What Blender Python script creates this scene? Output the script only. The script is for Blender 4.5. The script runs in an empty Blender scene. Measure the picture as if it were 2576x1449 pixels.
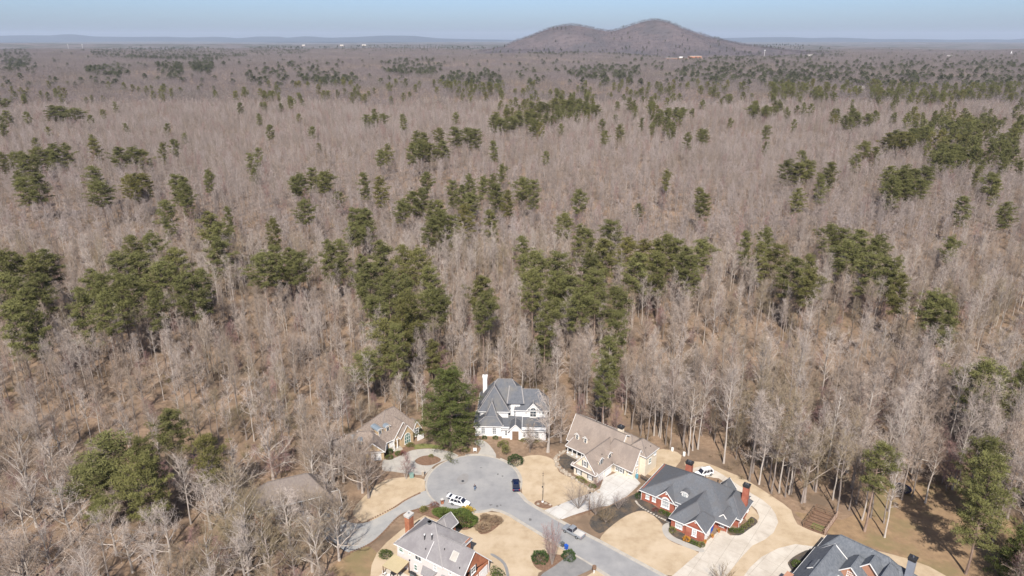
import bpy, bmesh, math, random
import numpy as np
from mathutils import Vector, Matrix
R = math.radians
scene = bpy.context.scene
COL = scene.collection

# ------------------------------------------------------------------ camera
cam_d = bpy.data.cameras.new('camera'); cam = bpy.data.objects.new('camera', cam_d); COL.objects.link(cam)
cam.location = (0, 0, 104.0)
cam.rotation_euler = (R(90 - 19.80), 0, R(0.0))
cam_d.sensor_width = 36.0
cam_d.lens = 36.0 * 1740.0 / 2576.0
cam_d.clip_start = 1.0; cam_d.clip_end = 120000.0
scene.camera = cam
# ------------------------------------------------------------------ sky, sun, exposure
SUN_EL, SUN_AZ = 47.0, 5.0          # shadows run away from the camera, a little to the right
w = bpy.data.worlds.new('World'); scene.world = w; w.use_nodes = True
nt = w.node_tree; nt.nodes.clear()
sky = nt.nodes.new('ShaderNodeTexSky'); sky.sky_type = 'NISHITA'; sky.sun_disc = False
sky.sun_elevation = R(SUN_EL); sky.sun_rotation = R(180 + SUN_AZ)
sky.altitude = 300; sky.air_density = 0.6; sky.dust_density = 1.8; sky.ozone_density = 3.6
bg = nt.nodes.new('ShaderNodeBackground'); bg.inputs['Strength'].default_value = 0.094
wo = nt.nodes.new('ShaderNodeOutputWorld')
nt.links.new(sky.outputs[0], bg.inputs[0]); nt.links.new(bg.outputs[0], wo.inputs[0])
sd = bpy.data.lights.new('sun', 'SUN'); sd.energy = 4.0; sd.angle = R(0.53); sd.color = (1.0, 0.95, 0.88)
so = bpy.data.objects.new('sun', sd); COL.objects.link(so)
dv = Vector((math.sin(R(SUN_AZ)) * math.cos(R(SUN_EL)), math.cos(R(SUN_AZ)) * math.cos(R(SUN_EL)), -math.sin(R(SUN_EL))))
so.rotation_euler = dv.to_track_quat('-Z', 'Y').to_euler(); so.location = (0, -50, 300)
scene.view_settings.view_transform = 'Standard'; scene.view_settings.look = 'None'
scene.view_settings.exposure = 0.75; scene.view_settings.gamma = 1.0
scene.view_settings.use_curve_mapping = False
scene.cycles.max_bounces = 3; scene.cycles.diffuse_bounces = 1; scene.cycles.glossy_bounces = 2
scene.cycles.volume_bounces = 0; scene.cycles.caustics_reflective = False; scene.cycles.caustics_refractive = False

# ------------------------------------------------------------------ materials
MATS = {}
def mat(name, c1, c2=None, scale=1.0, rough=0.85, detail=5, lo=0.35, hi=0.65, c3=None, scale3=0.15, rnd=0.0, coord='pos', bump=0.0, spec=0.3, metal=0.0, stretch=None, amount3=1.0, lo3=0.45, hi3=0.62, loc_noise=None):
    """noise-mixed procedural surface; c3 is a second, larger patch colour; rnd varies value per object"""
    if name in MATS: return MATS[name]
    m = bpy.data.materials.new(name); m.use_nodes = True
    t = m.node_tree; N = t.nodes; K = t.links
    b = N['Principled BSDF']; b.inputs['Roughness'].default_value = rough; b.inputs['Metallic'].default_value = metal
    b.inputs['Specular IOR Level'].default_value = spec
    if coord == 'pos': co = N.new('ShaderNodeNewGeometry').outputs['Position']
    else: co = N.new('ShaderNodeTexCoord').outputs['Object']
    if stretch:
        mp = N.new('ShaderNodeMapping'); mp.inputs['Scale'].default_value = stretch; K.new(co, mp.inputs['Vector']); co = mp.outputs[0]
    def noise(sc, det=5):
        n = N.new('ShaderNodeTexNoise'); n.inputs['Scale'].default_value = sc; n.inputs['Detail'].default_value = det
        n.inputs['Roughness'].default_value = 0.62
        K.new(co, n.inputs['Vector']); return n.outputs['Fac']
    def ramp(f, a, z):
        r = N.new('ShaderNodeMapRange'); r.inputs[1].default_value = a; r.inputs[2].default_value = z
        K.new(f, r.inputs[0]); return r.outputs[0]
    def mix(f, a, z, mode='MIX'):
        x = N.new('ShaderNodeMix'); x.data_type = 'RGBA'; x.blend_type = mode
        for s, v in ((x.inputs[0], f), (x.inputs[6], a), (x.inputs[7], z)):
            if hasattr(v, 'node'): K.new(v, s)
            elif isinstance(v, (int, float)): s.default_value = v
            else: s.default_value = (*v, 1)
        return x.outputs[2]
    colr = c1
    if c2 is not None: colr = mix(ramp(noise(scale, detail), lo, hi), c1, c2)
    if c3 is not None:
        f = ramp(noise(scale3, 4), lo3, hi3)
        if amount3 != 1.0:
            mm = N.new('ShaderNodeMath'); mm.operation = 'MULTIPLY'; mm.inputs[1].default_value = amount3; K.new(f, mm.inputs[0]); f = mm.outputs[0]
        colr = mix(f, colr, c3)
    if loc_noise:
        oi = N.new('ShaderNodeObjectInfo')
        n = N.new('ShaderNodeTexNoise'); n.inputs['Scale'].default_value = loc_noise[0]; n.inputs['Detail'].default_value = 2
        K.new(oi.outputs['Location'], n.inputs['Vector'])
        colr = mix(ramp(n.outputs['Fac'], loc_noise[2], loc_noise[3]), colr, loc_noise[1])
    if rnd:
        oi = N.new('ShaderNodeObjectInfo')
        r = N.new('ShaderNodeMapRange'); r.inputs[3].default_value = 1 - rnd; r.inputs[4].default_value = 1 + rnd
        K.new(oi.outputs['Random'], r.inputs[0])
        hs = N.new('ShaderNodeHueSaturation'); K.new(r.outputs[0], hs.inputs['Value'])
        if hasattr(colr, 'node'): K.new(colr, hs.inputs['Color'])
        else: hs.inputs['Color'].default_value = (*colr, 1)
        colr = hs.outputs[0]
    if hasattr(colr, 'node'): K.new(colr, b.inputs['Base Color'])
    else: b.inputs['Base Color'].default_value = (*colr, 1)
    if bump:
        bp = N.new('ShaderNodeBump'); bp.inputs['Strength'].default_value = bump; bp.inputs['Distance'].default_value = 0.05
        K.new(noise(scale * 2.0, 4), bp.inputs['Height']); K.new(bp.outputs[0], b.inputs['Normal'])
    MATS[name] = m
    return m

M = dict(
    litter=mat('leaf_litter', (0.21, 0.138, 0.09), (0.295, 0.205, 0.135), 0.9, c3=(0.155, 0.11, 0.075), scale3=0.07, detail=7, bump=0.6),
    lawn=mat('dormant_grass', (0.455, 0.352, 0.235), (0.33, 0.238, 0.148), 0.5, c3=(0.50, 0.395, 0.275), scale3=0.15, detail=10, bump=0.6, lo=.42, hi=.82),
    rough_grass=mat('rough_grass', (0.315, 0.21, 0.12), (0.22, 0.145, 0.085), 0.5, c3=(0.205, 0.16, 0.08), scale3=0.11, detail=8, bump=0.5, lo3=.48, hi3=.66),
    green_grass=mat('green_grass', (0.13, 0.145, 0.045), (0.20, 0.19, 0.07), 0.8, detail=7, bump=0.4),
    mulch=mat('dark_mulch', (0.052, 0.046, 0.040), (0.09, 0.078, 0.066), 2.5, c3=(0.13, 0.095, 0.065), scale3=0.5, detail=8, bump=0.8),
    brown_mulch=mat('brown_mulch', (0.15, 0.085, 0.055), (0.23, 0.145, 0.095), 2.0, detail=8, bump=0.8),
    asphalt=mat('worn_asphalt', (0.29, 0.283, 0.277), (0.245, 0.24, 0.238), 0.45, c3=(0.32, 0.31, 0.298), scale3=0.14, detail=10, rough=0.9),
    asphalt3=mat('drive_asphalt', (0.20, 0.195, 0.19), (0.25, 0.24, 0.23), 0.6, detail=8),
    asphalt2=mat('old_drive_concrete', (0.29, 0.285, 0.275), (0.35, 0.34, 0.32), 0.5, c3=(0.38, 0.36, 0.33), scale3=0.2, detail=8, rough=0.9),
    concrete=mat('driveway_concrete', (0.52, 0.462, 0.388), (0.44, 0.385, 0.318), 0.5, c3=(0.555, 0.50, 0.425), scale3=0.2, detail=7),
    concrete_w=mat('pale_concrete', (0.52, 0.49, 0.45), (0.44, 0.41, 0.375), 0.6, c3=(0.555, 0.53, 0.49), scale3=0.2, detail=7),
    concrete_g=mat('grey_concrete', (0.36, 0.335, 0.30), (0.43, 0.395, 0.345), 0.6, detail=7),
    kerb=mat('kerb_concrete', (0.44, 0.40, 0.34), (0.36, 0.325, 0.28), 0.8, detail=6),
    joint=mat('joint', (0.30, 0.26, 0.21)),
    brick=mat('red_brick', (0.35, 0.115, 0.072), (0.28, 0.085, 0.056), 4.0, detail=6, c3=(0.39, 0.14, 0.09), scale3=0.7),
    brick_o=mat('orange_brick', (0.38, 0.145, 0.075), (0.29, 0.105, 0.06), 4.0, detail=6, c3=(0.42, 0.175, 0.095), scale3=0.7),
    brick_p=mat('pale_brick', (0.46, 0.24, 0.155), (0.39, 0.20, 0.13), 4.0, detail=6),
    cream=mat('cream_siding', (0.74, 0.64, 0.50), (0.70, 0.60, 0.465), 1.0),
    pinkish=mat('beige_siding', (0.62, 0.555, 0.525), (0.58, 0.52, 0.49), 1.0),
    tan=mat('tan_stucco', (0.50, 0.37, 0.225), (0.45, 0.325, 0.195), 1.0),
    white=mat('white_paint', (0.78, 0.76, 0.73), (0.72, 0.70, 0.67), 1.2),
    white_brick=mat('white_painted_brick', (0.76, 0.74, 0.72), (0.66, 0.635, 0.61), 2.2, c3=(0.70, 0.68, 0.66), scale3=0.5),
    roof_charcoal=mat('charcoal_shingle', (0.098, 0.104, 0.115), (0.135, 0.14, 0.15), 3.0, c3=(0.115, 0.115, 0.12), scale3=0.5, detail=8, stretch=(1, 1, .4), bump=0.5),
    roof_slate=mat('slate_shingle', (0.105, 0.115, 0.13), (0.16, 0.17, 0.185), 2.2, detail=9, stretch=(1, 1, .4), bump=0.6),
    roof_grey=mat('grey_shingle', (0.215, 0.20, 0.20), (0.25, 0.235, 0.232), 3.0, c3=(0.195, 0.18, 0.182), scale3=0.35, detail=8, stretch=(1, 1, .4), bump=0.4),
    roof_brown=mat('weathered_brown_shingle', (0.25, 0.20, 0.165), (0.30, 0.245, 0.205), 3.0, c3=(0.235, 0.19, 0.16), scale3=0.4, detail=8, stretch=(1, 1, .4), bump=0.4),
    roof_tan=mat('mottled_brown_shingle', (0.185, 0.145, 0.12), (0.265, 0.215, 0.18), 3.2, detail=9, stretch=(1, 1, .4), bump=0.5, lo=.4, hi=.6),
    roof_white_house=mat('blue_grey_shingle', (0.095, 0.10, 0.112), (0.128, 0.132, 0.145), 2.0, c3=(0.16, 0.15, 0.135), scale3=0.22, detail=8, stretch=(1, 1, .4), bump=0.4, lo3=.5, hi3=.7),
    roof_e=mat('dark_brown_shingle', (0.165, 0.135, 0.12), (0.21, 0.175, 0.15), 2.5, detail=8, stretch=(1, 1, .4), bump=0.4),
    ridge=mat('ridge_cap', (0.29, 0.27, 0.26), (0.24, 0.225, 0.22), 2.0),
    ridge_dark=mat('dark_ridge_cap', (0.11, 0.11, 0.118), (0.135, 0.135, 0.14), 2.0),
    metal_b=mat('blue_grey_metal', (0.33, 0.39, 0.43), (0.40, 0.46, 0.50), 1.5, rough=0.35, metal=0.5),
    glass=mat('window_glass', (0.035, 0.045, 0.055), rough=0.08, spec=0.7),
    glass_green=mat('green_tinted_glass', (0.11, 0.19, 0.155), rough=0.1, spec=0.7),
    glass_mid=mat('curtained_glass', (0.15, 0.155, 0.165), (0.21, 0.215, 0.22), 2.0, rough=0.15),
    glass_pale=mat('blind_behind_glass', (0.42, 0.44, 0.44), (0.36, 0.38, 0.385), 2.0, rough=0.25),
    shutter=mat('grey_shutter', (0.17, 0.175, 0.17)),
    shutter_d=mat('dark_shutter', (0.05, 0.055, 0.06)),
    dark=mat('dark_metal', (0.03, 0.03, 0.033), rough=0.5),
    black=mat('black_rubber', (0.018, 0.018, 0.019), rough=0.7),
    chrome=mat('bare_metal', (0.55, 0.56, 0.57), rough=0.3, metal=0.9),
    steel=mat('dull_steel', (0.33, 0.345, 0.36), rough=0.45, metal=0.6),
    stone=mat('field_stone', (0.42, 0.355, 0.28), (0.30, 0.25, 0.20), 2.0, detail=7, bump=0.6, rnd=0.2),
    flag=mat('flagstone', (0.48, 0.43, 0.36), (0.40, 0.35, 0.29), 2.0, rnd=0.15),
    wood=mat('brown_timber', (0.16, 0.095, 0.06), (0.22, 0.14, 0.09), 2.5, detail=6),
    wood_pale=mat('pale_timber', (0.44, 0.32, 0.25), (0.38, 0.27, 0.21), 2.0),
    canvas=mat('khaki_canvas', (0.45, 0.37, 0.225), (0.42, 0.345, 0.205), 1.0),
    blue_plastic=mat('blue_plastic', (0.02, 0.095, 0.45), rough=0.4),
    grey_plastic=mat('grey_plastic', (0.11, 0.12, 0.12), rough=0.5),
    teal_plastic=mat('teal_plastic', (0.10, 0.27, 0.34), rough=0.5),
    green_box=mat('green_box', (0.20, 0.30, 0.26), rough=0.5),
    terracotta=mat('terracotta', (0.48, 0.19, 0.09)),
    orange=mat('orange_leaves', (0.48, 0.22, 0.03)),
    car_white=mat('white_car_paint', (0.80, 0.80, 0.80), rough=0.25, spec=0.5),
    car_blue=mat('navy_car_paint', (0.006, 0.011, 0.042), rough=0.22, spec=0.6),
    car_silver=mat('silver_car_paint', (0.30, 0.315, 0.335), rough=0.3, spec=0.5, metal=0.2),
    car_glass=mat('car_glass', (0.02, 0.022, 0.035), rough=0.06, spec=0.8),
    lamp_red=mat('tail_light', (0.40, 0.02, 0.02), rough=0.3),
    lamp_clear=mat('head_light', (0.70, 0.71, 0.72), rough=0.15),
    skin=mat('skin', (0.42, 0.26, 0.19)), hair=mat('dark_hair', (0.025, 0.02, 0.018)),
    navy_cloth=mat('navy_jacket', (0.022, 0.035, 0.058)), denim=mat('denim', (0.13, 0.21, 0.31), (0.10, 0.16, 0.25), 8.0),
    shoe=mat('dark_shoes', (0.04, 0.04, 0.045)),
    bark=mat('grey_bark', (0.20, 0.165, 0.14), (0.30, 0.25, 0.22), 1.6, detail=5, rnd=0.22, coord='pos', stretch=(1, 1, 0.3)),
    bark_pale=mat('pale_bark', (0.36, 0.31, 0.268), (0.47, 0.415, 0.365), 1.2, detail=5, rnd=0.15, stretch=(1, 1, 0.3)),
    bark_pine=mat('pine_bark', (0.185, 0.125, 0.095), (0.30, 0.22, 0.175), 2.0, detail=5, rnd=0.2, stretch=(1, 1, 0.3)),
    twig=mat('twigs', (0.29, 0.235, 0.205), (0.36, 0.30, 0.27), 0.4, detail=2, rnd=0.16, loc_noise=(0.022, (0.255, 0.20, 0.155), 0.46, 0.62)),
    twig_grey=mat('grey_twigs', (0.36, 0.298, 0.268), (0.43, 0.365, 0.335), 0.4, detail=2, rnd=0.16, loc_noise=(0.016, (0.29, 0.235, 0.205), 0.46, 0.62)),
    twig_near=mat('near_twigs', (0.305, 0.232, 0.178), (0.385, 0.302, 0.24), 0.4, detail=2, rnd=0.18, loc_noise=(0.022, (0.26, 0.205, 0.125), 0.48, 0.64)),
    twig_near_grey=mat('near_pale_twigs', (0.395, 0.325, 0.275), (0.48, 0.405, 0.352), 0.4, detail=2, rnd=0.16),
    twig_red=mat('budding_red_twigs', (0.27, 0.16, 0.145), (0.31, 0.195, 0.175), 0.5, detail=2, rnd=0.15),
    twig_hill=mat('haze_tinted_hill_twigs', (0.105, 0.09, 0.105), (0.135, 0.113, 0.122), 0.008, detail=6, rnd=0.12, c3=(0.105, 0.092, 0.095), scale3=0.004),  # purple tint puts part of the distance haze into the twig colour
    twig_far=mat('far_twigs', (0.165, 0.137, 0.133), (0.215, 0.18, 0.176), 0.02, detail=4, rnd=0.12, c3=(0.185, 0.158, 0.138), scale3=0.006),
    brush=mat('brush_twigs', (0.235, 0.165, 0.105), (0.285, 0.205, 0.13), 0.4, detail=3, rnd=0.22, loc_noise=(0.04, (0.215, 0.175, 0.085), 0.5, 0.66)),
    needle=mat('pine_needles', (0.105, 0.106, 0.035), (0.165, 0.16, 0.056), 0.8, detail=3, rnd=0.2, loc_noise=(0.02, (0.152, 0.134, 0.04), 0.52, 0.68)),
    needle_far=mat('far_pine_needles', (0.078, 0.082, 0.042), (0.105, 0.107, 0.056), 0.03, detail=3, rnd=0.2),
    needle_dark=mat('dark_conifer_needles', (0.07, 0.085, 0.022), (0.12, 0.13, 0.036), 0.9, detail=3, rnd=0.1),
    leaf_green=mat('evergreen_leaves', (0.058, 0.082, 0.018), (0.10, 0.125, 0.028), 1.5, detail=3, rnd=0.2),
    leaf_dark=mat('dark_evergreen_leaves', (0.025, 0.048, 0.012), (0.05, 0.08, 0.02), 1.5, detail=3, rnd=0.15),
    leaf_olive=mat('olive_leaves', (0.13, 0.125, 0.04), (0.19, 0.175, 0.06), 1.5, detail=3, rnd=0.2),
    leaf_yellow=mat('yellow_leaves', (0.50, 0.36, 0.06), (0.40, 0.27, 0.04), 1.5, detail=3),
    leaf_red=mat('dark_red_leaves', (0.14, 0.055, 0.045), (0.19, 0.08, 0.06), 1.5, detail=3),
    blossom=mat('pale_blossom', (0.68, 0.58, 0.56), (0.60, 0.48, 0.45), 1.0, detail=3),
)

# ------------------------------------------------------------------ mesh helpers
class MB:
    def __init__(self): self.v = []; self.f = []
    def add(self, vs, fs):
        o = len(self.v); self.v.extend([tuple(p) for p in vs]); self.f.extend([tuple(i + o for i in q) for q in fs])
    def box(self, c, s, rz=0.0):
        cx, cy, cz = c; a, b, h = s[0] / 2, s[1] / 2, s[2] / 2; cs, sn = math.cos(rz), math.sin(rz)
        vs = [(cx + x * cs - y * sn, cy + x * sn + y * cs, cz + z) for z in (-h, h) for x, y in ((-a, -b), (a, -b), (a, b), (-a, b))]
        self.add(vs, [(3, 2, 1, 0), (4, 5, 6, 7), (0, 1, 5, 4), (1, 2, 6, 5), (2, 3, 7, 6), (3, 0, 4, 7)])
    def bar(self, p, q, wd, th=None):
        """rectangular bar between two points; wd across (horizontal), th the other way"""
        p, q = Vector(p), Vector(q); d = (q - p)
        if d.length < 1e-6: return
        d.normalize(); u = d.cross(Vector((0, 0, 1)))
        if u.length < 1e-3: u = Vector((1, 0, 0))
        u.normalize(); n = u.cross(d); th = th or wd
        vs = [e + u * sx * wd / 2 + n * sz * th / 2 for e in (p, q) for sx, sz in ((-1, -1), (1, -1), (1, 1), (-1, 1))]
        self.add(vs, [(3, 2, 1, 0), (4, 5, 6, 7), (0, 1, 5, 4), (1, 2, 6, 5), (2, 3, 7, 6), (3, 0, 4, 7)])
    def prism(self, poly, z0, z1):
        n = len(poly); vs = [(x, y, z0) for x, y in poly] + [(x, y, z1) for x, y in poly]
        self.add(vs, [tuple(range(n - 1, -1, -1)), tuple(range(n, 2 * n))] + [(i, (i + 1) % n, n + (i + 1) % n, n + i) for i in range(n)])
    def tube(self, path, rad, sides=6, cap=True):
        n = len(path); vs = []
        P = [Vector(p) for p in path]
        for i, p in enumerate(P):
            d = (P[min(i + 1, n - 1)] - P[max(i - 1, 0)])
            if d.length < 1e-9: d = Vector((0, 0, 1))
            d.normalize(); a = d.cross(Vector((0.31, 0.95, 0.03))) if abs(d.y) < 0.9 else d.cross(Vector((1, 0, 0)))
            a.normalize(); b = d.cross(a)
            for k in range(sides):
                t = 2 * math.pi * k / sides; vs.append(p + (a * math.cos(t) + b * math.sin(t)) * rad[i])
        fs = [(i * sides + k, i * sides + (k + 1) % sides, (i + 1) * sides + (k + 1) % sides, (i + 1) * sides + k) for i in range(n - 1) for k in range(sides)]
        if cap: fs += [tuple(range(sides - 1, -1, -1)), tuple((n - 1) * sides + k for k in range(sides))]
        self.add(vs, fs)
    def disc(self, c, r, z0, z1, n=20, sy=1.0):
        self.prism([(c[0] + r * math.cos(2 * math.pi * k / n), c[1] + r * sy * math.sin(2 * math.pi * k / n)) for k in range(n)], z0, z1)
    def rock(self, c, s, rng):
        vs = []
        for zi, (zz, rr) in enumerate(((0.0, 0.9), (0.5, 1.0), (0.95, 0.6))):
            for k in range(6):
                t = k * math.pi / 3 + zi * 0.4; q = rr * rng.uniform(0.75, 1.15)
                vs.append((c[0] + s[0] * q * math.cos(t), c[1] + s[1] * q * math.sin(t), c[2] + s[2] * zz * rng.uniform(.85, 1.1)))
        fs = [(i * 6 + k, i * 6 + (k + 1) % 6, (i + 1) * 6 + (k + 1) % 6, (i + 1) * 6 + k) for i in range(2) for k in range(6)] + [tuple(range(12, 18))]
        self.add(vs, fs)
    def mesh(self, name, mats, mi=None, smooth=False):
        me = bpy.data.meshes.new(name); me.from_pydata(self.v, [], self.f)
        for m in (mats if isinstance(mats, (list, tuple)) else [mats]): me.materials.append(m)
        if mi is not None: me.polygons.foreach_set('material_index', mi)
        if smooth: me.polygons.foreach_set('use_smooth', [True] * len(me.polygons))
        me.update(); return me
    def build(self, name, m, parent=None, smooth=False, loc=None):
        return put(name, self.mesh(name, m, smooth=smooth), parent, loc)
def put(name, me, parent=None, loc=None):
    o = bpy.data.objects.new(name, me); COL.objects.link(o)
    if parent is not None: o.parent = parent
    if loc is not None: o.location = loc
    return o
def tag(o, label, cat, group=None):
    o['label'] = label; o['category'] = cat
    if group: o['group'] = group
    return o
def struct(o, kind='structure'): o['kind'] = kind; return o
def thing(name, label, cat, loc=(0, 0, 0), rz=0.0, group=None):
    o = bpy.data.objects.new(name, None); COL.objects.link(o); o.empty_display_size = 0.5
    o.location = loc; o.rotation_euler = (0, 0, rz)
    return tag(o, label, cat, group)
def sheet(name, poly, z, m, thick=0.0, parent=None):
    """flat sheet from a polygon (concave allowed)"""
    bm = bmesh.new(); vs = [bm.verts.new((x, y, z)) for x, y in poly]; bm.faces.new(vs).normal_update()
    bmesh.ops.triangulate(bm, faces=bm.faces[:], ngon_method='EAR_CLIP')
    bm.normal_update(); bmesh.ops.reverse_faces(bm, faces=[f for f in bm.faces if f.normal.z < 0]); bm.normal_update()
    me = bpy.data.meshes.new(name); bm.to_mesh(me); bm.free(); me.materials.append(m)
    return put(name, me, parent)
def smooth_poly(pts, n=5, closed=True):
    """Catmull-Rom through the points"""
    out = []; L = len(pts)
    for i in range(L if closed else L - 1):
        p0, p1, p2, p3 = [Vector(pts[(i + k) % L] if closed else pts[min(max(i + k, 0), L - 1)]) for k in (-1, 0, 1, 2)]
        for j in range(n):
            t = j / n
            q = 0.5 * ((2 * p1) + (p2 - p0) * t + (2 * p0 - 5 * p1 + 4 * p2 - p3) * t * t + (3 * p1 - p0 - 3 * p2 + p3) * t ** 3)
            out.append((q.x, q.y))
    if not closed: out.append(tuple(pts[-1]))
    return out
def inside(poly, x, y):
    """point-in-polygon for numpy arrays"""
    c = np.zeros(np.shape(x), bool); n = len(poly)
    for i in range(n):
        (x1, y1), (x2, y2) = poly[i], poly[i - 1]
        k = ((y1 > y) != (y2 > y)) & (x < (x2 - x1) * (y - y1) / ((y2 - y1) or 1e-9) + x1)
        c ^= k
    return c

# ------------------------------------------------------------------ terrain
def sstep(a, b, t):
    t = np.clip((t - a) / (b - a), 0, 1); return t * t * (3 - 2 * t)
def terrain(x, y):
    x = np.asarray(x, float); y = np.asarray(y, float)
    r = np.hypot(x, y - 138)
    w1 = sstep(115, 330, r); w2 = sstep(700, 3000, r); w3 = sstep(3500, 9000, r)
    z = w1 * (2.6 * np.sin(x / 118 + 0.6) * np.cos(y / 150 + 0.4) + 2.2 * np.sin((x + y) / 83) - 1.0)
    z += w2 * (7 * np.sin(x / 410 + 1.1) * np.sin(y / 530 + 0.3) + 5 * np.sin(x / 230 - y / 340))
    z += w3 * (14 * np.sin(x / 1900 + 2.0) + 10 * np.sin(y / 1300 + x / 2300))
    z += 78 * np.exp(-((x + 6400) / 3600) ** 2 - ((y - 9200) / 1500) ** 2)
    z += 26 * np.exp(-((x - 3200) / 2600) ** 2 - ((y - 9000) / 1500) ** 2)
    return z
def polar(name, r0, r1, nr, na, m, centre=True):
    rad = np.geomspace(r0, r1, nr); an = np.linspace(0, 2 * math.pi, na, endpoint=False)
    RR, AA = np.meshgrid(rad, an, indexing='ij'); X = RR * np.sin(AA); Y = 138 + RR * np.cos(AA); Z = terrain(X, Y)
    vs = np.stack([X, Y, Z], -1).reshape(-1, 3).tolist()
    fs = [(i * na + k, i * na + (k + 1) % na, (i + 1) * na + (k + 1) % na, (i + 1) * na + k) for i in range(nr - 1) for k in range(na)]
    if centre: vs.append((0, 138, 0)); fs += [(len(vs) - 1, (k + 1) % na, k) for k in range(na)]
    b = MB(); b.v = vs; b.f = fs
    return struct(b.build(name, m, smooth=True))
polar('ground', 20, 6800, 110, 220, M['litter'])
far_land = mat('far_woodland_cover', (0.13, 0.11, 0.105), (0.165, 0.138, 0.13), 0.012, c3=(0.062, 0.066, 0.04), scale3=0.0035, detail=8, lo3=.47, hi3=.60, bump=0.0)
polar('distant_land', 6790, 45000, 26, 220, far_land, False)
def ridge_mesh(name, prof, y0, depth, step, m, rough=0.0, seed=1):
    px = np.array([p[0] for p in prof], float); pz = np.array([p[1] for p in prof], float)
    xs = np.arange(px[0], px[-1] + step, step); ys = np.linspace(-1.9, 1.9, 40)
    rg = np.random.RandomState(seed)
    ph = rg.uniform(0, 6.28, 24); fr = rg.uniform(0.3, 2.2, 24)
    X, T = np.meshgrid(xs, ys, indexing='ij')
    zr = np.interp(X, px, pz)
    Z = zr * np.exp(-T ** 2)
    for k in range(24): Z += rough * np.sin(X / depth * 3 * fr[k] + T * 3.5 * fr[(k * 7) % 24] + ph[k]) * np.exp(-T ** 2) * np.minimum(1, np.abs(T) * 1.6) / 5
    Y = y0 + T * depth
    vs = np.stack([X, Y, Z - 1.0], -1).reshape(-1, 3).tolist(); ny = len(ys)
    b = MB(); b.v = vs
    b.f = [(i * ny + k, (i + 1) * ny + k, (i + 1) * ny + k + 1, i * ny + k + 1) for i in range(len(xs) - 1) for k in range(ny - 1)]
    return struct(b.build(name, m, smooth=True)), (X, Y, Z)
MTN = [(-600, -20), (-250, 8), (-49, 49), (5, 77), (140, 120), (247, 163), (330, 183), (394, 191), (460, 185), (543, 168), (610, 157), (665, 153), (720, 163), (784, 183), (840, 202), (889, 216), (930, 224), (969, 226), (1020, 219), (1078, 203), (1130, 180), (1189, 158), (1260, 138), (1327, 120), (1465, 86), (1656, 54), (1850, 26), (2100, 10), (2400, -20)]
mtn_mat = mat('mountain_floor', (0.11, 0.09, 0.092), (0.135, 0.108, 0.108), 0.02, c3=(0.09, 0.08, 0.084), scale3=0.006, detail=7)
_, MTNF = ridge_mesh('mountain', MTN, 5000, 430, 25, mtn_mat, rough=22)
FAR = [(-24000, 240), (-20674, 246), (-19458, 275), (-18545, 303), (-17491, 289), (-16796, 360), (-15989, 246), (-14483, 218), (-13120, 232), (-12371, 189), (-11155, 232), (-10411, 147), (-9642, 246), (-8888, 232), (-8593, 161), (-7827, 260), (-6928, 175), (-5866, 218), (-4954, 289), (-3747, 275), (-2845, 147), (-1332, 104), (182, 75), (3209, 118), (6237, 118), (8501, 175), (9557, 204), (10462, 218), (11377, 161), (12281, 189), (13806, 118), (15319, 118), (16842, 75), (18047, 104), (18966, 61), (19497, 118), (20440, 218), (24000, 200)]
FARs = [(p[0], 96 + (p[1] - 104) * .72) for p in FAR]
ridge_mesh('distant_hills', FARs, 28000, 1500, 260, mat('haze_blue_hill_cover', (0.04, 0.055, 0.07), (0.055, 0.07, 0.085), 0.002, detail=5), rough=12, seed=4)  # blue of the far haze is mixed into the hill colour itself

# ------------------------------------------------------------------ road, kerbs, lawns, drives (flat ground here: z = 0)
CX, CY, CR = -9.7, 146.0, 11.9
def arc(a0, a1, n, r=CR): return [(CX + r * math.cos(R(a0 + (a1 - a0) * i / n)), CY + r * math.sin(R(a0 + (a1 - a0) * i / n))) for i in range(n + 1)]
left_edge = [(-2.6, 134.5), (-0.4, 133.0), (1.2, 131.4), (7.9, 125.2), (13.3, 119.9), (16.9, 116.6), (36, 98), (48, 86)]
right_edge = [(55, 92), (42, 104.5), (19.3, 124.3), (16.8, 126.3), (11.1, 131.0), (5.2, 136.4), (3.4, 138.4), (2.3, 140.6)]
road_poly = arc(-28, 302 - 5, 60)[::-1] 
# outline: left road edge (going out), right road edge (coming back), then round the circle counter-clockwise
road_poly = left_edge + right_edge + arc(-20, 295, 70)
struct(sheet('road', road_poly, 0.05, M['asphalt']))
def strip(path, wd, z0, z1, m, name, off=0.0):
    b = MB(); P = [Vector(p) for p in path]; n = len(P); L = []; Rr = []
    for i in range(n):
        d = (P[min(i + 1, n - 1)] - P[max(i - 1, 0)]); d.normalize(); nn = Vector((-d.y, d.x))
        L.append(P[i] + nn * (off + wd)); Rr.append(P[i] + nn * off)
    vs = []
    for i in range(n): vs += [(L[i].x, L[i].y, z0), (L[i].x, L[i].y, z1), (Rr[i].x, Rr[i].y, z1), (Rr[i].x, Rr[i].y, z0)]
    fs = []
    for i in range(n - 1):
        a = i * 4; c = a + 4
        fs += [(a, c, c + 1, a + 1), (a + 1, c + 1, c + 2, a + 2), (a + 2, c + 2, c + 3, a + 3)]
    fs += [(0, 1, 2, 3), ((n - 1) * 4 + 3, (n - 1) * 4 + 2, (n - 1) * 4 + 1, (n - 1) * 4)]
    b.add(vs, fs); return struct(b.build(name, m))
# kerbs, broken where drives come in
def kerb(path): strip(path, 0.42, 0.0, 0.14, M['kerb'], 'kerb', off=-0.42)
kerb(right_edge[::1][1:] + arc(-20, 57, 18)); kerb(arc(66, 103, 10)); kerb(arc(153, 178, 8))
kerb(arc(228, 295, 18) + left_edge[:5])
kerb([(16.9, 116.6), (36, 98), (48, 86)])
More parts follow.
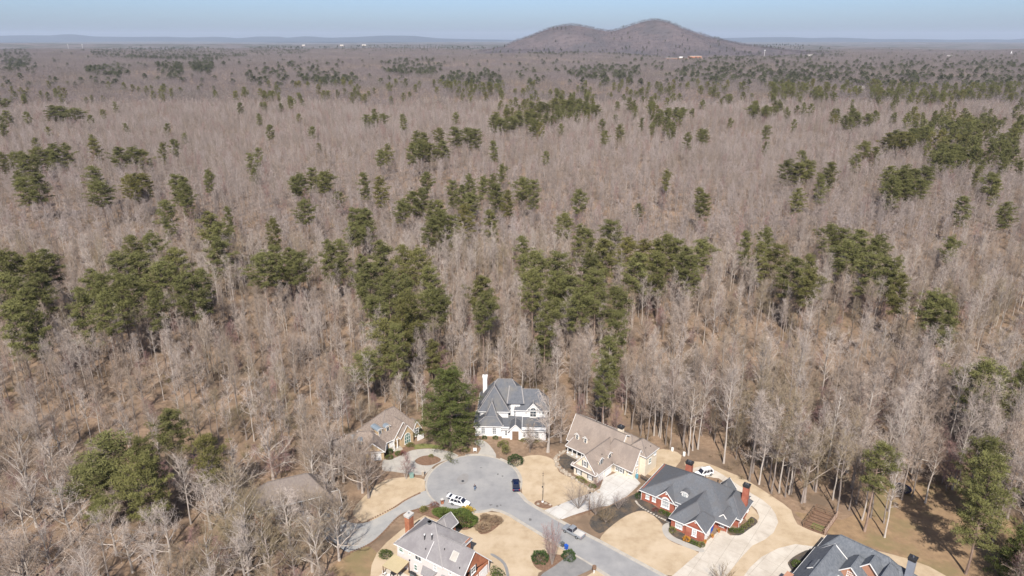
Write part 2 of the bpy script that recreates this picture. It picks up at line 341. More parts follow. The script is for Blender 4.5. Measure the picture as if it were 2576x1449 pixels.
# concrete gutter inside the kerb and a few dark drips on the asphalt
def gutter(path): strip(path, 0.45, 0.0, 0.056, M['kerb'], 'gutter', off=0.0)
gutter(right_edge[1:] + arc(-20, 57, 18)); gutter(arc(57, 295, 50) + left_edge[:5]); gutter(left_edge[4:])
for i, (x, y, r_) in enumerate(((-3.6, 149.2, .35), (-2.4, 148.4, .3), (-5.0, 136.9, .4), (-3.5, 136.4, .45), (-2.7, 136.8, .3), (-8, 152, .3), (4.2, 131.6, .5), (9.6, 126.6, .35), (-15.5, 141.5, .4))):
    struct(sheet('stain', smooth_poly([(x + r_ * math.cos(k * 1.05) * (.6 + .5 * ((k * 7 + i) % 3) / 2), y + r_ * math.sin(k * 1.05) * (.5 + .5 * ((k * 5 + i) % 3) / 2)) for k in range(6)], 3), .0535, mat('oil_stain', (.12, .115, .112), (.17, .165, .16), 2.0)))
# lawns and planted ground
def ground_sheet(name, pts, z, m, n=4): return struct(sheet(name, smooth_poly(pts, n) if n else pts, z, m))
ground_sheet('lawn', [(0.2, 153.2), (1.4, 150.6), (2.2, 147.5), (2.4, 144.8), (2.5, 141.3), (3.6, 138.7), (5.4, 136.7), (7.8, 135.0), (12.9, 137.9), (19.6, 141.4), (18.0, 144.6), (15.2, 147.5), (12.0, 150.2), (11.2, 155.2), (8, 157.6), (4.5, 157.6), (2.0, 156)], 0.025, M['lawn'], 3)
ground_sheet('lawn', [(-37.3, 135.0), (-34.6, 142.6), (-31.4, 146.9), (-26, 148), (-22.2, 147.1), (-21.7, 145.3), (-21.3, 142.6), (-22.9, 140.5), (-24.4, 138.7), (-27.1, 135.5), (-30.4, 132.3), (-33.2, 131), (-35.0, 131.3)], 0.025, M['lawn'], 3)
ground_sheet('lawn', [(-13.9, 135.0), (-8.6, 134.3), (-2.8, 134.1), (0.7, 131.4), (7.5, 124.9), (13.0, 119.5), (11.4, 118.0), (5.5, 114.8), (5, 111), (1, 104), (-8, 101), (-26, 108), (-29.5, 117), (-27.5, 124), (-22.5, 131), (-18.5, 134.2)], 0.02, M['lawn'], 2)
ground_sheet('lawn', [(20.0, 126.2), (23.0, 129.8), (26.4, 132.9), (29.5, 134.6), (31.6, 134.4), (32.9, 132.9), (34.2, 129.8), (33.8, 127.5), (34.3, 125.2), (36.3, 123.2), (40.2, 120.6), (33.4, 113.9), (28, 116.2), (24.3, 119.6), (19.9, 124.0)], 0.025, M['lawn'], 2)
ground_sheet('lawn', [(45, 154.5), (50, 154.6), (55, 150.5), (59, 146.5), (63, 140), (65.5, 135), (65, 130), (70, 126), (77, 122), (84, 119), (90, 113), (91, 100), (48, 100), (36, 104), (40.5, 112), (43, 115.5), (47.5, 120.6), (52, 125), (57, 128.5), (59.6, 132), (59.8, 135), (58, 138), (54.8, 144), (51, 149.6), (46, 151.6)], 0.02, M['lawn'], 2)
ground_sheet('lawn', [(56.8, 130.6), (57.2, 133.2), (56.4, 137), (54.4, 138.5), (53.6, 133), (54.5, 130)], 0.03, M['lawn'], 2)
ground_sheet('lawn', [(36, 148), (42, 152), (45, 157.6), (42.5, 160.2), (38.5, 160.5), (33, 158), (33, 152)], 0.03, M['lawn'], 2)
ground_sheet('lawn', [(14.6, 113.2), (17.6, 115.6), (35.4, 98), (30, 92), (12, 104)], 0.024, M['lawn'], 0)
struct(sheet('rough_grass', smooth_poly([(66, 134.5), (76, 131.5), (86, 139), (97, 146), (112, 141), (120, 120), (112, 96), (88, 98), (86, 116), (77, 123), (70, 127.5)], 3), 0.012, M['rough_grass']))
struct(sheet('rough_grass', smooth_poly([(-31, 104), (-24, 110), (-27, 117), (-31, 122.6), (-35, 120.2), (-39, 114), (-38, 106)], 3), 0.014, M['rough_grass']))
ground_sheet('green_lawn', [(-24.5, 163.4), (-19.5, 162.3), (-17.6, 160.6), (-22.5, 161.2), (-26.4, 160.6), (-28, 161.4)], 0.02, M['green_grass'], 3)
ground_sheet('brown_bed', [(-3.0, 158.4), (0.0, 154.6), (2.6, 157.4), (8, 158.4), (11.2, 156.8), (12.5, 163), (9, 164.5), (-4.5, 165.3), (-5.4, 160.5)], 0.016, M['litter'], 3)
ground_sheet('mulch_bed', [(31.6, 141.6), (27.5, 139.6), (22.9, 136.2), (19.6, 134.0), (17.6, 130.2), (19.6, 126.9), (23.0, 129.9), (26.4, 133.0), (29.5, 134.7), (31.6, 134.5), (32.9, 133.0), (34.6, 130.0), (36.6, 128.9), (37.4, 132.6), (33.5, 136.9)], 0.035, M['mulch'], 3)
ground_sheet('mulch_bed', [(36.1, 130.0), (35.3, 128.6), (35.5, 126.9), (36.8, 124.9), (39.1, 122.9), (40.8, 121.9), (41.8, 122.5), (41.9, 124.0), (38.5, 126.6)], 0.035, M['mulch'], 3)
ground_sheet('mulch_bed', [(48.3, 127.8), (49.2, 126.4), (50.9, 126.3), (53.1, 128.0), (56.2, 130.7), (55.4, 132.6), (53.9, 131), (51.4, 129)], 0.075, M['mulch'], 3)
ground_sheet('mulch_bed', [(58.6, 114.0), (58.1, 116.0), (58.3, 117.8), (60.8, 119.9), (64.4, 121.6), (63.6, 118.8), (60, 115)], 0.075, M['mulch'], 3)
ground_sheet('mulch_bed', [(13.9, 158.2), (12.4, 156.4), (12.3, 154.4), (13.3, 151.6), (15.2, 149.8), (17.6, 152.4), (16.6, 156.6)], 0.035, M['mulch'], 3)
ground_sheet('brown_bed', [(-7.8, 128.2), (-6.8, 126.6), (-4.6, 127.6), (-2.2, 131.0), (-3.0, 132.8), (-5.8, 133.2), (-7.4, 131.4)], 0.034, M['brown_mulch'], 4)
ground_sheet('brown_bed', [(4.2, 119.8), (5.0, 116.2), (8, 115.2), (12.4, 117.8), (13.0, 119.4), (10.6, 120.0), (7, 120.6)], 0.034, M['brown_mulch'], 4)
ground_sheet('brown_bed', [(5.3, 137.4), (6.2, 138.6), (8, 138.3), (9.6, 136.6), (8.4, 135.6), (6.6, 136)], 0.034, M['brown_mulch'], 4)
ground_sheet('brown_bed', [(-33.2, 155), (-31.8, 156.6), (-29, 159), (-26.2, 161.2), (-28.6, 162), (-31.8, 160), (-33.6, 157.6)], 0.034, M['brown_mulch'], 3)
ground_sheet('brown_bed', [(13.2, 137.2), (15, 133), (19.5, 135.4), (23, 137.0), (21, 138.5), (18, 138.0)], 0.03, M['brown_mulch'], 3)
ground_sheet('brown_bed', [(-23, 135.2), (-19, 138), (-16.5, 136.6), (-13, 134.8), (-9.5, 134.4), (-8.5, 130), (-11, 128), (-16, 131), (-20, 133)], 0.028, M['brown_mulch'], 3)
# the long grey drive on the left and small walks
struct(sheet('driveway', smooth_poly([(-20.4, 142.7), (-25.5, 138.4), (-27.7, 135.5), (-32.9, 130.8), (-37.0, 130.6), (-40.6, 133.4), (-46.0, 131.0), (-45.4, 127.4), (-39.4, 124.2), (-35.1, 120.8), (-31.3, 123.5), (-29.2, 126.9), (-26.3, 133.0), (-23.2, 135.1), (-17.6, 137.6)], 4), 0.04, M['asphalt2']))
struct(sheet('driveway', [(12.6, 120.4), (17.4, 116.2), (13.0, 113.6), (9, 108), (3, 104), (2, 108), (6.4, 114.6), (9, 116.8)], 0.036, M['asphalt3']))
struct(sheet('path', smooth_poly([(-10.4, 164.4), (-8.5, 165.3), (-6.0, 162.4), (-4.2, 156.7), (-9.0, 157.2), (-8.4, 161.0), (-9.8, 163.1)], 3), 0.042, M['concrete_g']))
struct(sheet('path', smooth_poly([(35.7, 130.5), (34.3, 129.6), (33.8, 127.7), (34.3, 125.3), (36.4, 123.4), (40.5, 120.9), (41.5, 121.7), (38.4, 123.9), (35.9, 125.8), (35.2, 127.5), (35.6, 128.9)], 3), 0.05, M['concrete_g']))
struct(sheet('path', smooth_poly([(-4.6, 120.0), (-3.2, 118.8), (-1.9, 117.2), (-1.2, 114.4), (-0.9, 110), (-0.3, 110), (-0.6, 114.5), (-1.3, 117.5), (-2.8, 119.4), (-4.3, 120.5)], 2), 0.044, M['asphalt3']))
def slab_drive(pts, ang, step, m, z=0.045, n=3):
    """concrete drive poured in slabs: a joint-coloured bed with each slab a piece of its own"""
    poly = smooth_poly(pts, n) if n else pts
    base = struct(sheet('driveway', poly, z - 0.02, M['joint']))
    def clip(pl, nx, ny, d):
        out = []
        for i in range(len(pl)):
            p, q = pl[i - 1], pl[i]; a = p[0] * nx + p[1] * ny - d; b2 = q[0] * nx + q[1] * ny - d
            if (a <= 0) != (b2 <= 0): t = a / (a - b2); out.append((p[0] + (q[0] - p[0]) * t, p[1] + (q[1] - p[1]) * t))
            if b2 <= 0: out.append(q)
        return out
    ca, sa = math.cos(R(ang)), math.sin(R(ang)); loc = [(x * ca + y * sa, -x * sa + y * ca) for x, y in poly]
    u0 = math.floor(min(p[0] for p in loc) / step); u1 = math.ceil(max(p[0] for p in loc) / step)
    v0 = math.floor(min(p[1] for p in loc) / step); v1 = math.ceil(max(p[1] for p in loc) / step)
    for i in range(u0, u1):
        for j in range(v0, v1):
            pl = loc
            for h in ((1, 0, (i + 1) * step - .03), (-1, 0, -i * step - .03), (0, 1, (j + 1) * step - .03), (0, -1, -j * step - .03)):
                pl = clip(pl, *h)
                if len(pl) < 3: break
            if len(pl) < 3: continue
            ar = abs(sum(pl[k - 1][0] * pl[k][1] - pl[k][0] * pl[k - 1][1] for k in range(len(pl)))) / 2
            if ar < 0.25: continue
            cu, cv = sum(p[0] for p in pl) / len(pl), sum(p[1] for p in pl) / len(pl)
            b = MB(); b.prism([((p[0] - cu) * ca - (p[1] - cv) * sa, (p[0] - cu) * sa + (p[1] - cv) * ca) for p in pl], -0.03, 0.0)
            o = b.build('slab', m, base); o.location = (cu * ca - cv * sa, cu * sa + cv * ca, z + 0.004)
    return base
slab_drive([(-30.6, 150.4), (-33.2, 151), (-33.8, 155.6), (-32.1, 155.6), (-28.9, 158.1), (-26.7, 160.1), (-22.3, 160.8), (-18.0, 160.0), (-14.2, 157.6), (-16.4, 156.0), (-18.9, 154.3), (-20.4, 152.6), (-21.9, 149.4), (-24.1, 149.0)], 20, 3.4, M['concrete_g'])
ground_sheet('brown_bed', [(-25.4, 155.4), (-23.8, 157.2), (-21.5, 157.6), (-19.3, 156.6), (-18.7, 155.2), (-20.2, 153.6), (-22.4, 153.0), (-24.6, 153.8)], 0.075, M['brown_mulch'], 4)
slab_drive([(7.6, 134.9), (12.9, 138.0), (19.8, 141.9), (21.6, 143.2), (23.1, 147.6), (27.6, 150.6), (30.5, 149.4), (32.0, 145.3), (27.8, 140.3), (22.9, 136.6), (20.6, 136.2), (13.6, 132.9), (11.0, 131.4)], -42, 3.2, M['concrete_w'], n=0)
slab_drive([(31.0, 112.0), (33.0, 113.9), (40.0, 120.5), (42.0, 123.6), (44.7, 126.0), (46.6, 127.9), (47.8, 127.5), (48.6, 126.2), (50.5, 126.2), (53.1, 128.0), (56.0, 130.4), (57.2, 132.6), (57.4, 135.1), (56.6, 136.9), (57.0, 139.4), (55.0, 142.4), (52, 147.5), (47.5, 148.4), (45.5, 151.4), (49.3, 152.9), (51.7, 151.4), (53.6, 148.8), (57.6, 142.2), (60.0, 138.9), (61.1, 136.3), (61.3, 133.5), (60.9, 130.7), (58.6, 127.2), (55.9, 124.9), (52.4, 122.9), (48.8, 119.2), (44.1, 113.9), (38, 107), (35.2, 108.6)], -37, 3.3, M['concrete'], n=0)
slab_drive([(65.9, 122.6), (62.0, 123.4), (57.8, 122.1), (53.2, 119.4), (49.8, 116.3), (47.0, 113.0), (42, 106), (50, 103), (56.7, 111), (58.0, 114.2), (58.1, 117.7), (60.8, 119.9), (64.4, 121.4)], -45, 3.3, M['concrete'], n=0)
struct(sheet('patio', [(-28.4, 112.5), (-25.5, 116.6), (-14.5, 109.8), (-16.0, 106.2)], 0.03, M['concrete']))

# ------------------------------------------------------------------ houses
class House:
    FACE = {'-y': 0.0, '+x': math.pi / 2, '+y': math.pi, '-x': -math.pi / 2}
    def __init__(self, label, loc, ang, wall, roof, trim=None, ridge=None, fascia_h=0.2):
        self.o = thing('house', label, 'house', (loc[0], loc[1], 0), R(ang)); self.wall = wall; self.roofm = roof
        self.trim = trim or M['white']; self.ridge = ridge or M['ridge_dark']; self.fh = fascia_h; self.wm = {}
    def walls(self, poly, z0, z1, m=None, name='wall'):
        b = MB(); b.prism(poly, z0, z1); return b.build(name, m or self.wall, self.o)
    def box(self, x0, x1, y0, y1, z0, z1, m, name, parent=None):
        b = MB(); b.box(((x0 + x1) / 2, (y0 + y1) / 2, (z0 + z1) / 2), (x1 - x0, y1 - y0, z1 - z0)); return b.build(name, m, parent or self.o)
    def planes(self, PL, m=None, thick=0.14, ridges=True, fascia=True, trim=None):
        b = MB(); edges = {}
        for pl in PL:
            n = len(pl); top = [Vector(p) for p in pl]; bot = [p - Vector((0, 0, thick)) for p in top]
            b.add(top + bot, [tuple(range(n)), tuple(range(2 * n - 1, n - 1, -1))] + [(i, n + i, n + (i + 1) % n, (i + 1) % n) for i in range(n)])
            for i in range(n):
                k = tuple(sorted((tuple(round(c, 3) for c in pl[i]), tuple(round(c, 3) for c in pl[(i + 1) % n])))); edges[k] = edges.get(k, 0) + 1
        r = b.build('roof', m or self.roofm, self.o)
        fb, rb = MB(), MB()
        for (p, q), c in edges.items():
            p, q = Vector(p), Vector(q)
            if c == 1: fb.bar(p - Vector((0, 0, self.fh / 2 - 0.02)), q - Vector((0, 0, self.fh / 2 - 0.02)), 0.09, self.fh)
            elif abs(p.z - q.z) > -1: rb.bar(p + Vector((0, 0, 0.015)), q + Vector((0, 0, 0.015)), 0.26, 0.06)
        if fascia and fb.v: fb.build('fascia', trim or self.trim, r)
        if ridges and rb.v: rb.build('ridge_cap', self.ridge, r)
        return r
    def roof(self, x0, x1, y0, y1, ze, zr, axis='x', i0=None, i1=None, ov=0.4, zb=None, ry=None, m=None, gm=None, zr2=None, ridges=True):
        """ridge along axis; i0/i1 = hip insets at the low/high end (0 = gable); zb = eave height on the far side; ry = ridge offset"""
        if axis == 'y': f = lambda a, b, z: (b, a, z); a0, a1, b0, b1 = y0, y1, x0, x1
        else: f = lambda a, b, z: (a, b, z); a0, a1, b0, b1 = x0, x1, y0, y1
        half = (b1 - b0) / 2
        if i0 is None: i0 = half
        if i1 is None: i1 = half
        rc = (b0 + b1) / 2 if ry is None else ry
        zb = ze if zb is None else zb; zr2 = zr if zr2 is None else zr2
        s0 = (zr - ze) / (rc - b0); s1 = (zr - zb) / (b1 - rc)
        A0, A1, B0, B1 = a0 - ov, a1 + ov, b0 - ov, b1 + ov; e0, e1 = ze - s0 * ov, zb - s1 * ov
        r0 = a0 + i0 if i0 > 0 else A0; r1 = a1 - i1 if i1 > 0 else A1
        if r1 < r0: r0 = r1 = (r0 + r1) / 2
        p = [f(A0, B0, e0), f(A1, B0, e0), f(A1, B1, e1), f(A0, B1, e1)]; ra, rb = f(r0, rc, zr), f(r1, rc, zr2)
        if r1 - r0 < 1e-6: PL = [[p[0], p[1], ra], [p[2], p[3], ra]]
        else: PL = [[p[0], p[1], rb, ra], [p[2], p[3], ra, rb]]
        if i0 > 0: PL.append([p[3], p[0], ra])
        if i1 > 0: PL.append([p[1], p[2], rb])
        if axis == 'y': PL = [q[::-1] for q in PL]
        o = self.planes(PL, m, ridges=ridges)
        for e, end in ((i0, a0), (i1, a1)):
            if e == 0:   # gable wall: a thin prism under the roof
                b = MB(); d = 0.12 if end == a0 else -0.12
                z_ = zr if end == a0 else zr2
                tri = [(b0, ze - 0.18), (b1, zb - 0.18), (rc, z_ - 0.18)]
                vs = [f(end, q[0], q[1]) for q in tri] + [f(end + d, q[0], q[1]) for q in tri]
                b.add(vs, [(0, 1, 2), (5, 4, 3), (0, 3, 4, 1), (1, 4, 5, 2), (2, 5, 3, 0)]); b.build('gable_wall', gm or self.wall, self.o)
        return o
    def window(self, x, y, z, w, h, face='-y', nx=2, ny=2, arch=False, shutters=None, glass=None, surround=None, fw=0.11):
        """z is the sill height; frame and glazing bars one mesh, glass a sub-part"""
        key = (w, h, nx, ny, arch, fw)
        if key not in self.wm:
            b = MB(); t = 0.10
            if arch:
                hs = h - w / 2; n = 10
                pts = [(-w / 2, 0)] + [(w / 2, 0)] + [(w / 2 * math.cos(math.pi * k / n), hs + w / 2 * math.sin(math.pi * k / n)) for k in range(n + 1)]
            else: pts = [(-w / 2, 0), (w / 2, 0), (w / 2, h), (-w / 2, h)]
            cx, cz = 0, h / 2; k = len(pts)
            ins = [(px * (1 - 2 * fw / w), cz + (pz - cz) * (1 - 2 * fw / h)) for px, pz in pts]
            vs = [(px, -t, pz) for px, pz in pts] + [(px, -t, pz) for px, pz in ins] + [(px, 0, pz) for px, pz in pts] + [(px, -0.02, pz) for px, pz in ins]
            fs = [(i, (i + 1) % k, k + (i + 1) % k, k + i) for i in range(k)] + [(i, 2 * k + i, 2 * k + (i + 1) % k, (i + 1) % k) for i in range(k)] + [(k + i, k + (i + 1) % k, 3 * k + (i + 1) % k, 3 * k + i) for i in range(k)]
            b.add(vs, fs)
            for i in range(1, nx): b.box((-w / 2 + w * i / nx, -0.06, h / 2 - (0.06 if arch else 0)), (0.06, 0.06, h - 0.15 - (w * 0.1 if arch else 0)))
            for i in range(1, ny): b.box((0, -0.06, (h if not arch else h) * i / ny), (w - 0.1, 0.06, 0.06))
            b.box((0, -0.1, -0.05), (w + 0.16, 0.2, 0.1))
            g = MB(); g.add([(px, -0.035, pz) for px, pz in ins], [tuple(range(k))])
            self.wm[key] = (b.mesh('window', self.trim), g.mesh('pane', M['glass']), {})
        fm, gm, alt = self.wm[key]
        if glass is not None:
            if glass.name not in alt: g2 = gm.copy(); g2.materials[0] = glass; alt[glass.name] = g2
            gm = alt[glass.name]
        o = put('window', fm, self.o, (x, y, z)); o.rotation_euler = (0, 0, self.FACE[face] if isinstance(face, str) else face)
        put('pane', gm, o)
        if shutters is not None:
            for s in (-1, 1):
                b = MB(); b.box((s * (w / 2 + 0.24), -0.03, h / 2), (0.4, 0.06, h)); b.build('shutter', shutters, o)
        return o
    def door(self, x, y, z, w, h, face='-y', m=None, panels=(2, 3), name='door', handle=True):
        b = MB(); b.box((0, -0.03, h / 2), (w, 0.06, h))
        for i in range(panels[0]):
            for j in range(panels[1]):
                b.box((-w / 2 + w * (i + .5) / panels[0], -0.07, h * (j + .5) / panels[1]), (w / panels[0] - 0.14, 0.03, h / panels[1] - 0.12))
        for s in (-1, 1): b.box((s * (w / 2 + .06), -0.05, h / 2), (0.12, 0.1, h + .1))
        b.box((0, -0.05, h + .06), (w + .24, 0.1, 0.12))
        o = b.build(name, m or self.trim, self.o, loc=(x, y, z)); o.rotation_euler = (0, 0, self.FACE[face] if isinstance(face, str) else face)
        if handle:
            hb = MB(); hb.box((w * 0.36 if name == 'door' else 0, -0.1, h * .48 if name == 'door' else .5), (0.06, 0.08, 0.16)); hb.build('handle', M['dark'], o)
        return o
    def chimney(self, x, y, z0, z1, sx=1.2, sy=1.2, m=None, cap=None, flues=2, capm=None):
        b = MB(); b.box((x, y, (z0 + z1) / 2), (sx, sy, z1 - z0)); o = b.build('chimney', m or self.wall, self.o)
        b = MB(); b.box((x, y, z1 - 0.30), (sx + .14, sy + .14, 0.34)); b.box((x, y, z1 + 0.0), (sx + .28, sy + .28, 0.22)); b.build('cap', capm or M['dark'], o)
        for k in range(flues):
            f = MB(); f.disc((x + (k - (flues - 1) / 2) * .45, y), 0.16, z1 + .1, z1 + .42, 10); f.build('flue', M['chrome'], o)
        return o
    def dormer(self, x, y, z, w, h, d, face='-y', peak=0.8, m=None, roofm=None, nx=2, ny=2, arch_roof=False, shutters=None, win=(0.55, 0.7), glass=None):
        """gabled dormer: front wall at (x,y), floor z, body reaching d back into the roof"""
        m = m or self.wall; roofm = roofm or self.roofm; a = self.FACE[face]
        e = bpy.data.objects.new('dormer', None)
        b = MB(); b.box((0, d / 2, h / 2), (w, d, h)); b.add([(-w / 2, 0, h), (w / 2, 0, h), (0, 0, h + peak * .93), (-w / 2, .1, h), (w / 2, .1, h), (0, .1, h + peak * .93)], [(0, 1, 2), (5, 4, 3), (0, 2, 5, 3), (1, 4, 5, 2)])
        o = b.build('dormer', m, self.o, loc=(x, y, z)); o.rotation_euler = (0, 0, a)
        b = MB(); ov = 0.22; fb = MB()
        if arch_roof:
            n = 8; pr = [(-(w / 2 + .15) * math.cos(math.pi * k / n), h + (peak) * math.sin(math.pi * k / n)) for k in range(n + 1)]
        else: pr = [(-w / 2 - ov, h - ov * peak / (w / 2)), (0, h + peak), (w / 2 + ov, h - ov * peak / (w / 2))]
        k = len(pr)
        vs = [(q[0], -ov, q[1]) for q in pr] + [(q[0], d + 1.6, q[1]) for q in pr] + [(q[0], -ov, q[1] - .1) for q in pr] + [(q[0], d + 1.6, q[1] - .1) for q in pr]
        b.add(vs, [(i, i + 1, k + i + 1, k + i) for i in range(k - 1)] + [(2 * k + i, 3 * k + i, 3 * k + i + 1, 2 * k + i + 1) for i in range(k - 1)] + [(i, 2 * k + i, 2 * k + i + 1, i + 1) for i in range(k - 1)])
        r = b.build('dormer_roof', roofm, o)
        for i in range(k - 1): fb.bar((pr[i][0], -ov - .02, pr[i][1] - .06), (pr[i + 1][0], -ov - .02, pr[i + 1][1] - .06), 0.05, 0.16)
        fb.build('fascia', self.trim, o)
        ww, hh = w * win[0], (h + peak * .35) * win[1]
        t = MB(); t.box((0, -0.05, h * .1 + hh / 2), (ww + .2, 0.08, hh + .2)); fr = t.build('window', self.trim, o)
        for i in range(nx):
            for j in range(ny):
                g = MB(); g.box((-ww / 2 + ww * (i + .5) / nx, -0.095, h * .1 + hh * (j + .5) / ny), (ww / nx - .05, 0.02, hh / ny - .05)); 
                g.build('pane', glass or M['glass'], o)
        if shutters is not None:
            for s in (-1, 1): q = MB(); q.box((s * (ww / 2 + .3), -0.04, h * .1 + hh / 2), (.35, .06, hh)); q.build('shutter', shutters, o)
        return o
    def column(self, x, y, z0, z1, r=0.16, m=None):
        b = MB(); b.tube([(x, y, z0), (x, y, z1)], [r, r * .88], 8); b.box((x, y, z0 + .1), (r * 3, r * 3, .2)); b.box((x, y, z1 - .08), (r * 3, r * 3, .16)); return b.build('column', m or self.trim, self.o)
    def vent(self, x, y, z, h=0.5, r=0.07, m=None):
        b = MB(); b.tube([(x, y, z - .3), (x, y, z + h)], [r, r], 6); b.tube([(x, y, z + h - .04), (x, y, z + h + .1)], [r * 1.5, r * 1.2], 6); return b.build('roof_vent', m or M['dark'], self.o)

# --- red brick ranch house on the right
h = House('red brick ranch house with charcoal hipped roof and two brick chimneys', (31.0, 139.0), -37, M['brick'], M['roof_charcoal'])
h.walls([(0, 0), (4.2, 0), (4.2, -.25), (8.4, -.25), (8.4, 1.8), (11, 1.8), (11, .6), (10, .6), (10, -5.2), (13.6, -5.2), (13.6, -5.6), (17.9, -5.6), (17.9, .9), (20.7, .9), (20.7, 4.1), (22.2, 4.1), (22.2, 11.4), (20.5, 12.5), (0, 12.5)], 0, 3.2)
h.roof(0, 21.2, 0, 12.5, 3.2, 8.0, 'x', 9.3, 7.5, ov=.5)
h.roof(10, 17.9, -5.2, 7.4, 3.21, 6.4, 'y', 4.0, 1.0, ov=.5)
h.roof(4.2, 8.4, -.25, 6.0, 3.22, 5.5, 'y', 0, 3, ov=.4)
h.roof(13.6, 17.9, -5.6, 0, 3.23, 5.3, 'y', 0, 2, ov=.42)
h.roof(17, 22.2, 3.9, 11.4, 3.19, 6.3, 'y', 2.2, 3.0, ov=.5)
h.roof(18.4, 20.8, .9, 6.0, 3.24, 4.6, 'y', 0, 2, ov=.35)
h.roof(14.4, 17.6, 9.5, 13.6, 3.25, 5.2, 'y', 2, 0, ov=.35)
h.box(8.4, 11, -.1, .15, 3.0, 3.2, M['white'], 'porch_beam')
h.column(8.75, .1, 0, 3.0, .17); h.column(10.4, .1, 0, 3.0, .17)
h.door(9.8, 1.78, 0.1, 1.1, 2.2, '-y', M['shutter_d'], (2, 3))
for x in (1.6, 3.3): h.window(x, -.01, .95, .95, 1.6, '-y', 2, 2, glass=M['glass_pale'])
h.window(6.3, -.26, .7, 2.1, 2.9, '-y', 3, 3, arch=True, fw=.28, glass=M['glass_pale'])
h.window(11.9, -5.21, .8, 1.7, 1.7, '-y', 4, 2, fw=.14, glass=M['glass_pale'])
h.window(15.7, -5.61, .8, 1.1, 1.9, '-y', 2, 3, fw=.2, glass=M['glass_pale'])
h.window(22.21, 5.6, .9, 1.6, 1.6, '+x', 3, 2, fw=.14, glass=M['glass_pale']); h.window(22.21, 9.8, .9, 1.1, 1.6, '+x', 2, 2)
h.window(19.6, .89, 1.0, .9, 1.4, '-y', 2, 2, glass=M['glass_pale'])
h.door(17.91, -3.6, .02, 2.9, 2.4, '+x', M['white'], (4, 4), 'garage_door'); h.door(17.91, -.9, .02, 1.0, 2.2, '+x', M['blue_plastic'], (2, 3))
h.door(17.91, -5.0 + .6, .02, .4, 2.4, '+x', M['white'], (1, 1), 'door_panel', False)
h.dormer(10.0, 1.6, 4.2, 1.5, 1.0, 1.6, '-y', .55, M['white'], None, 2, 2, True, win=(.62, .8), glass=M['glass_pale'])
for gx, gy, gz in ((6.3, -.29, 4.5), (15.75, -5.64, 4.4)):
    b = MB(); b.disc((0, 0), .22, 0, .05, 10); o = b.build('gable_vent', M['white'], h.o, loc=(gx, gy, gz)); o.rotation_euler = (R(90), 0, 0)
h.chimney(7.4, 9.7, 3, 8.3, 1.5, 1.1); h.chimney(21.6, 8.6, 0, 8.6, 1.3, 1.1)
for p in ((12.3, 7.6, 7.4), (15.2, 8.2, 6.9), (14.7, 9.2, 6.2)): h.vent(*p, .35)
b = MB(); b.bar((9.6, 6.6, 7.92), (12.2, 6.6, 7.92), .4, .12); b.build('ridge_vent', M['dark'], h.o)
for x, y in ((0.0, -.1), (20.75, .85), (22.25, 4.1)): b = MB(); b.tube([(x, y, 0), (x, y, 3.1)], [.06, .06], 5); b.build('downspout', M['white'], h.o)
b = MB(); b.tube([(19.0, .87, .75), (19.3, .87, 1.0), (19.0, .87, 1.25), (18.7, .87, 1.0), (19.0, .87, .75)], [.06] * 5, 5); b.build('hose_reel', M['white'], h.o)

# --- cream house with brown roof in the middle right
h = House('cream sided house with brown shingle roof, dormers and white arched porch', (15.7, 149.4), -42, M['cream'], M['roof_brown'], ridge=M['roof_e'])
h.walls([(0, 0), (6.7, 0), (6.7, 7.6), (10.6, 7.6), (10.6, 8.2), (12.4, 8.2), (12.4, 11.0), (14, 11.0), (14, 16.4), (-8.2, 16.4), (-8.2, 8.4), (0, 8.4)], 0, 3.2)
h.walls([(8.2, 11.05), (13.98, 11.05), (13.98, 16.38), (8.2, 16.38)], 3.2, 6.2)
h.walls([(3.0, 12.2), (9.2, 12.2), (9.2, 16.3), (3.0, 16.3)], 3.2, 6.6)
h.roof(0, 6.7, 0, 12.2, 3.2, 7.2, 'y', 0, 1.0, ov=.4)
h.roof(3.4, 12.4, 7.6, 13.2, 3.21, 7.6, 'x', 1.5, 0, ov=.4)
h.roof(-8.2, 7.0, 8.4, 16.4, 3.4, 9.0, 'x', 0, 0, ov=.45, zb=6.2, ry=12.0)
h.roof(8.2, 14, 11.05, 16.4, 6.2, 8.6, 'y', 2.2, 2.4, ov=.4)
h.roof(3.0, 9.2, 12.2, 16.3, 6.6, 8.1, 'x', 2, 1.6, ov=.3)
h.planes([[(-6.9, 5.2, 2.95), (0.3, 5.2, 2.95), (0.3, 8.8, 3.85), (-6.9, 8.8, 3.85)]], ridges=False)
h.walls([(-6.6, 5.6), (0, 5.6), (0, 8.4), (-6.6, 8.4)], 0, .6, M['flag'], 'porch_floor')
for x in (-6.4, -4.9, -3.4, -1.9, -.5):
    h.column(x, 5.75, .6, 2.75, .15)
b = MB()
for x0 in (-6.4, -4.9, -3.4, -1.9):   # arches between the columns
    for k in range(6):
        a0, a1 = math.pi * k / 6, math.pi * (k + 1) / 6; c = x0 + .75
        b.bar((c - .68 * math.cos(a0), 5.75, 2.2 + .5 * math.sin(a0)), (c - .68 * math.cos(a1), 5.75, 2.2 + .5 * math.sin(a1)), .12, .1)
b.box((-3.4, 5.75, 2.82), (6.4, .22, .22)); b.build('porch_arch', M['white'], h.o)
for x in (-5.2, -1.6): h.window(x, 8.38, .9, 1.0, 1.7, '-y', 2, 2, shutters=M['shutter'])
h.door(-3.4, 8.38, .6, 1.0, 2.1, '-y', M['wood'])
h.planes([[(-.5, -.75, 2.95), (7.2, -.75, 2.95), (7.2, .1, 3.35), (-.5, .1, 3.35)]], ridges=False, thick=.1)
h.window(3.35, -.02, 3.75, .95, 1.6, '-y', 2, 2, shutters=M['shutter'])
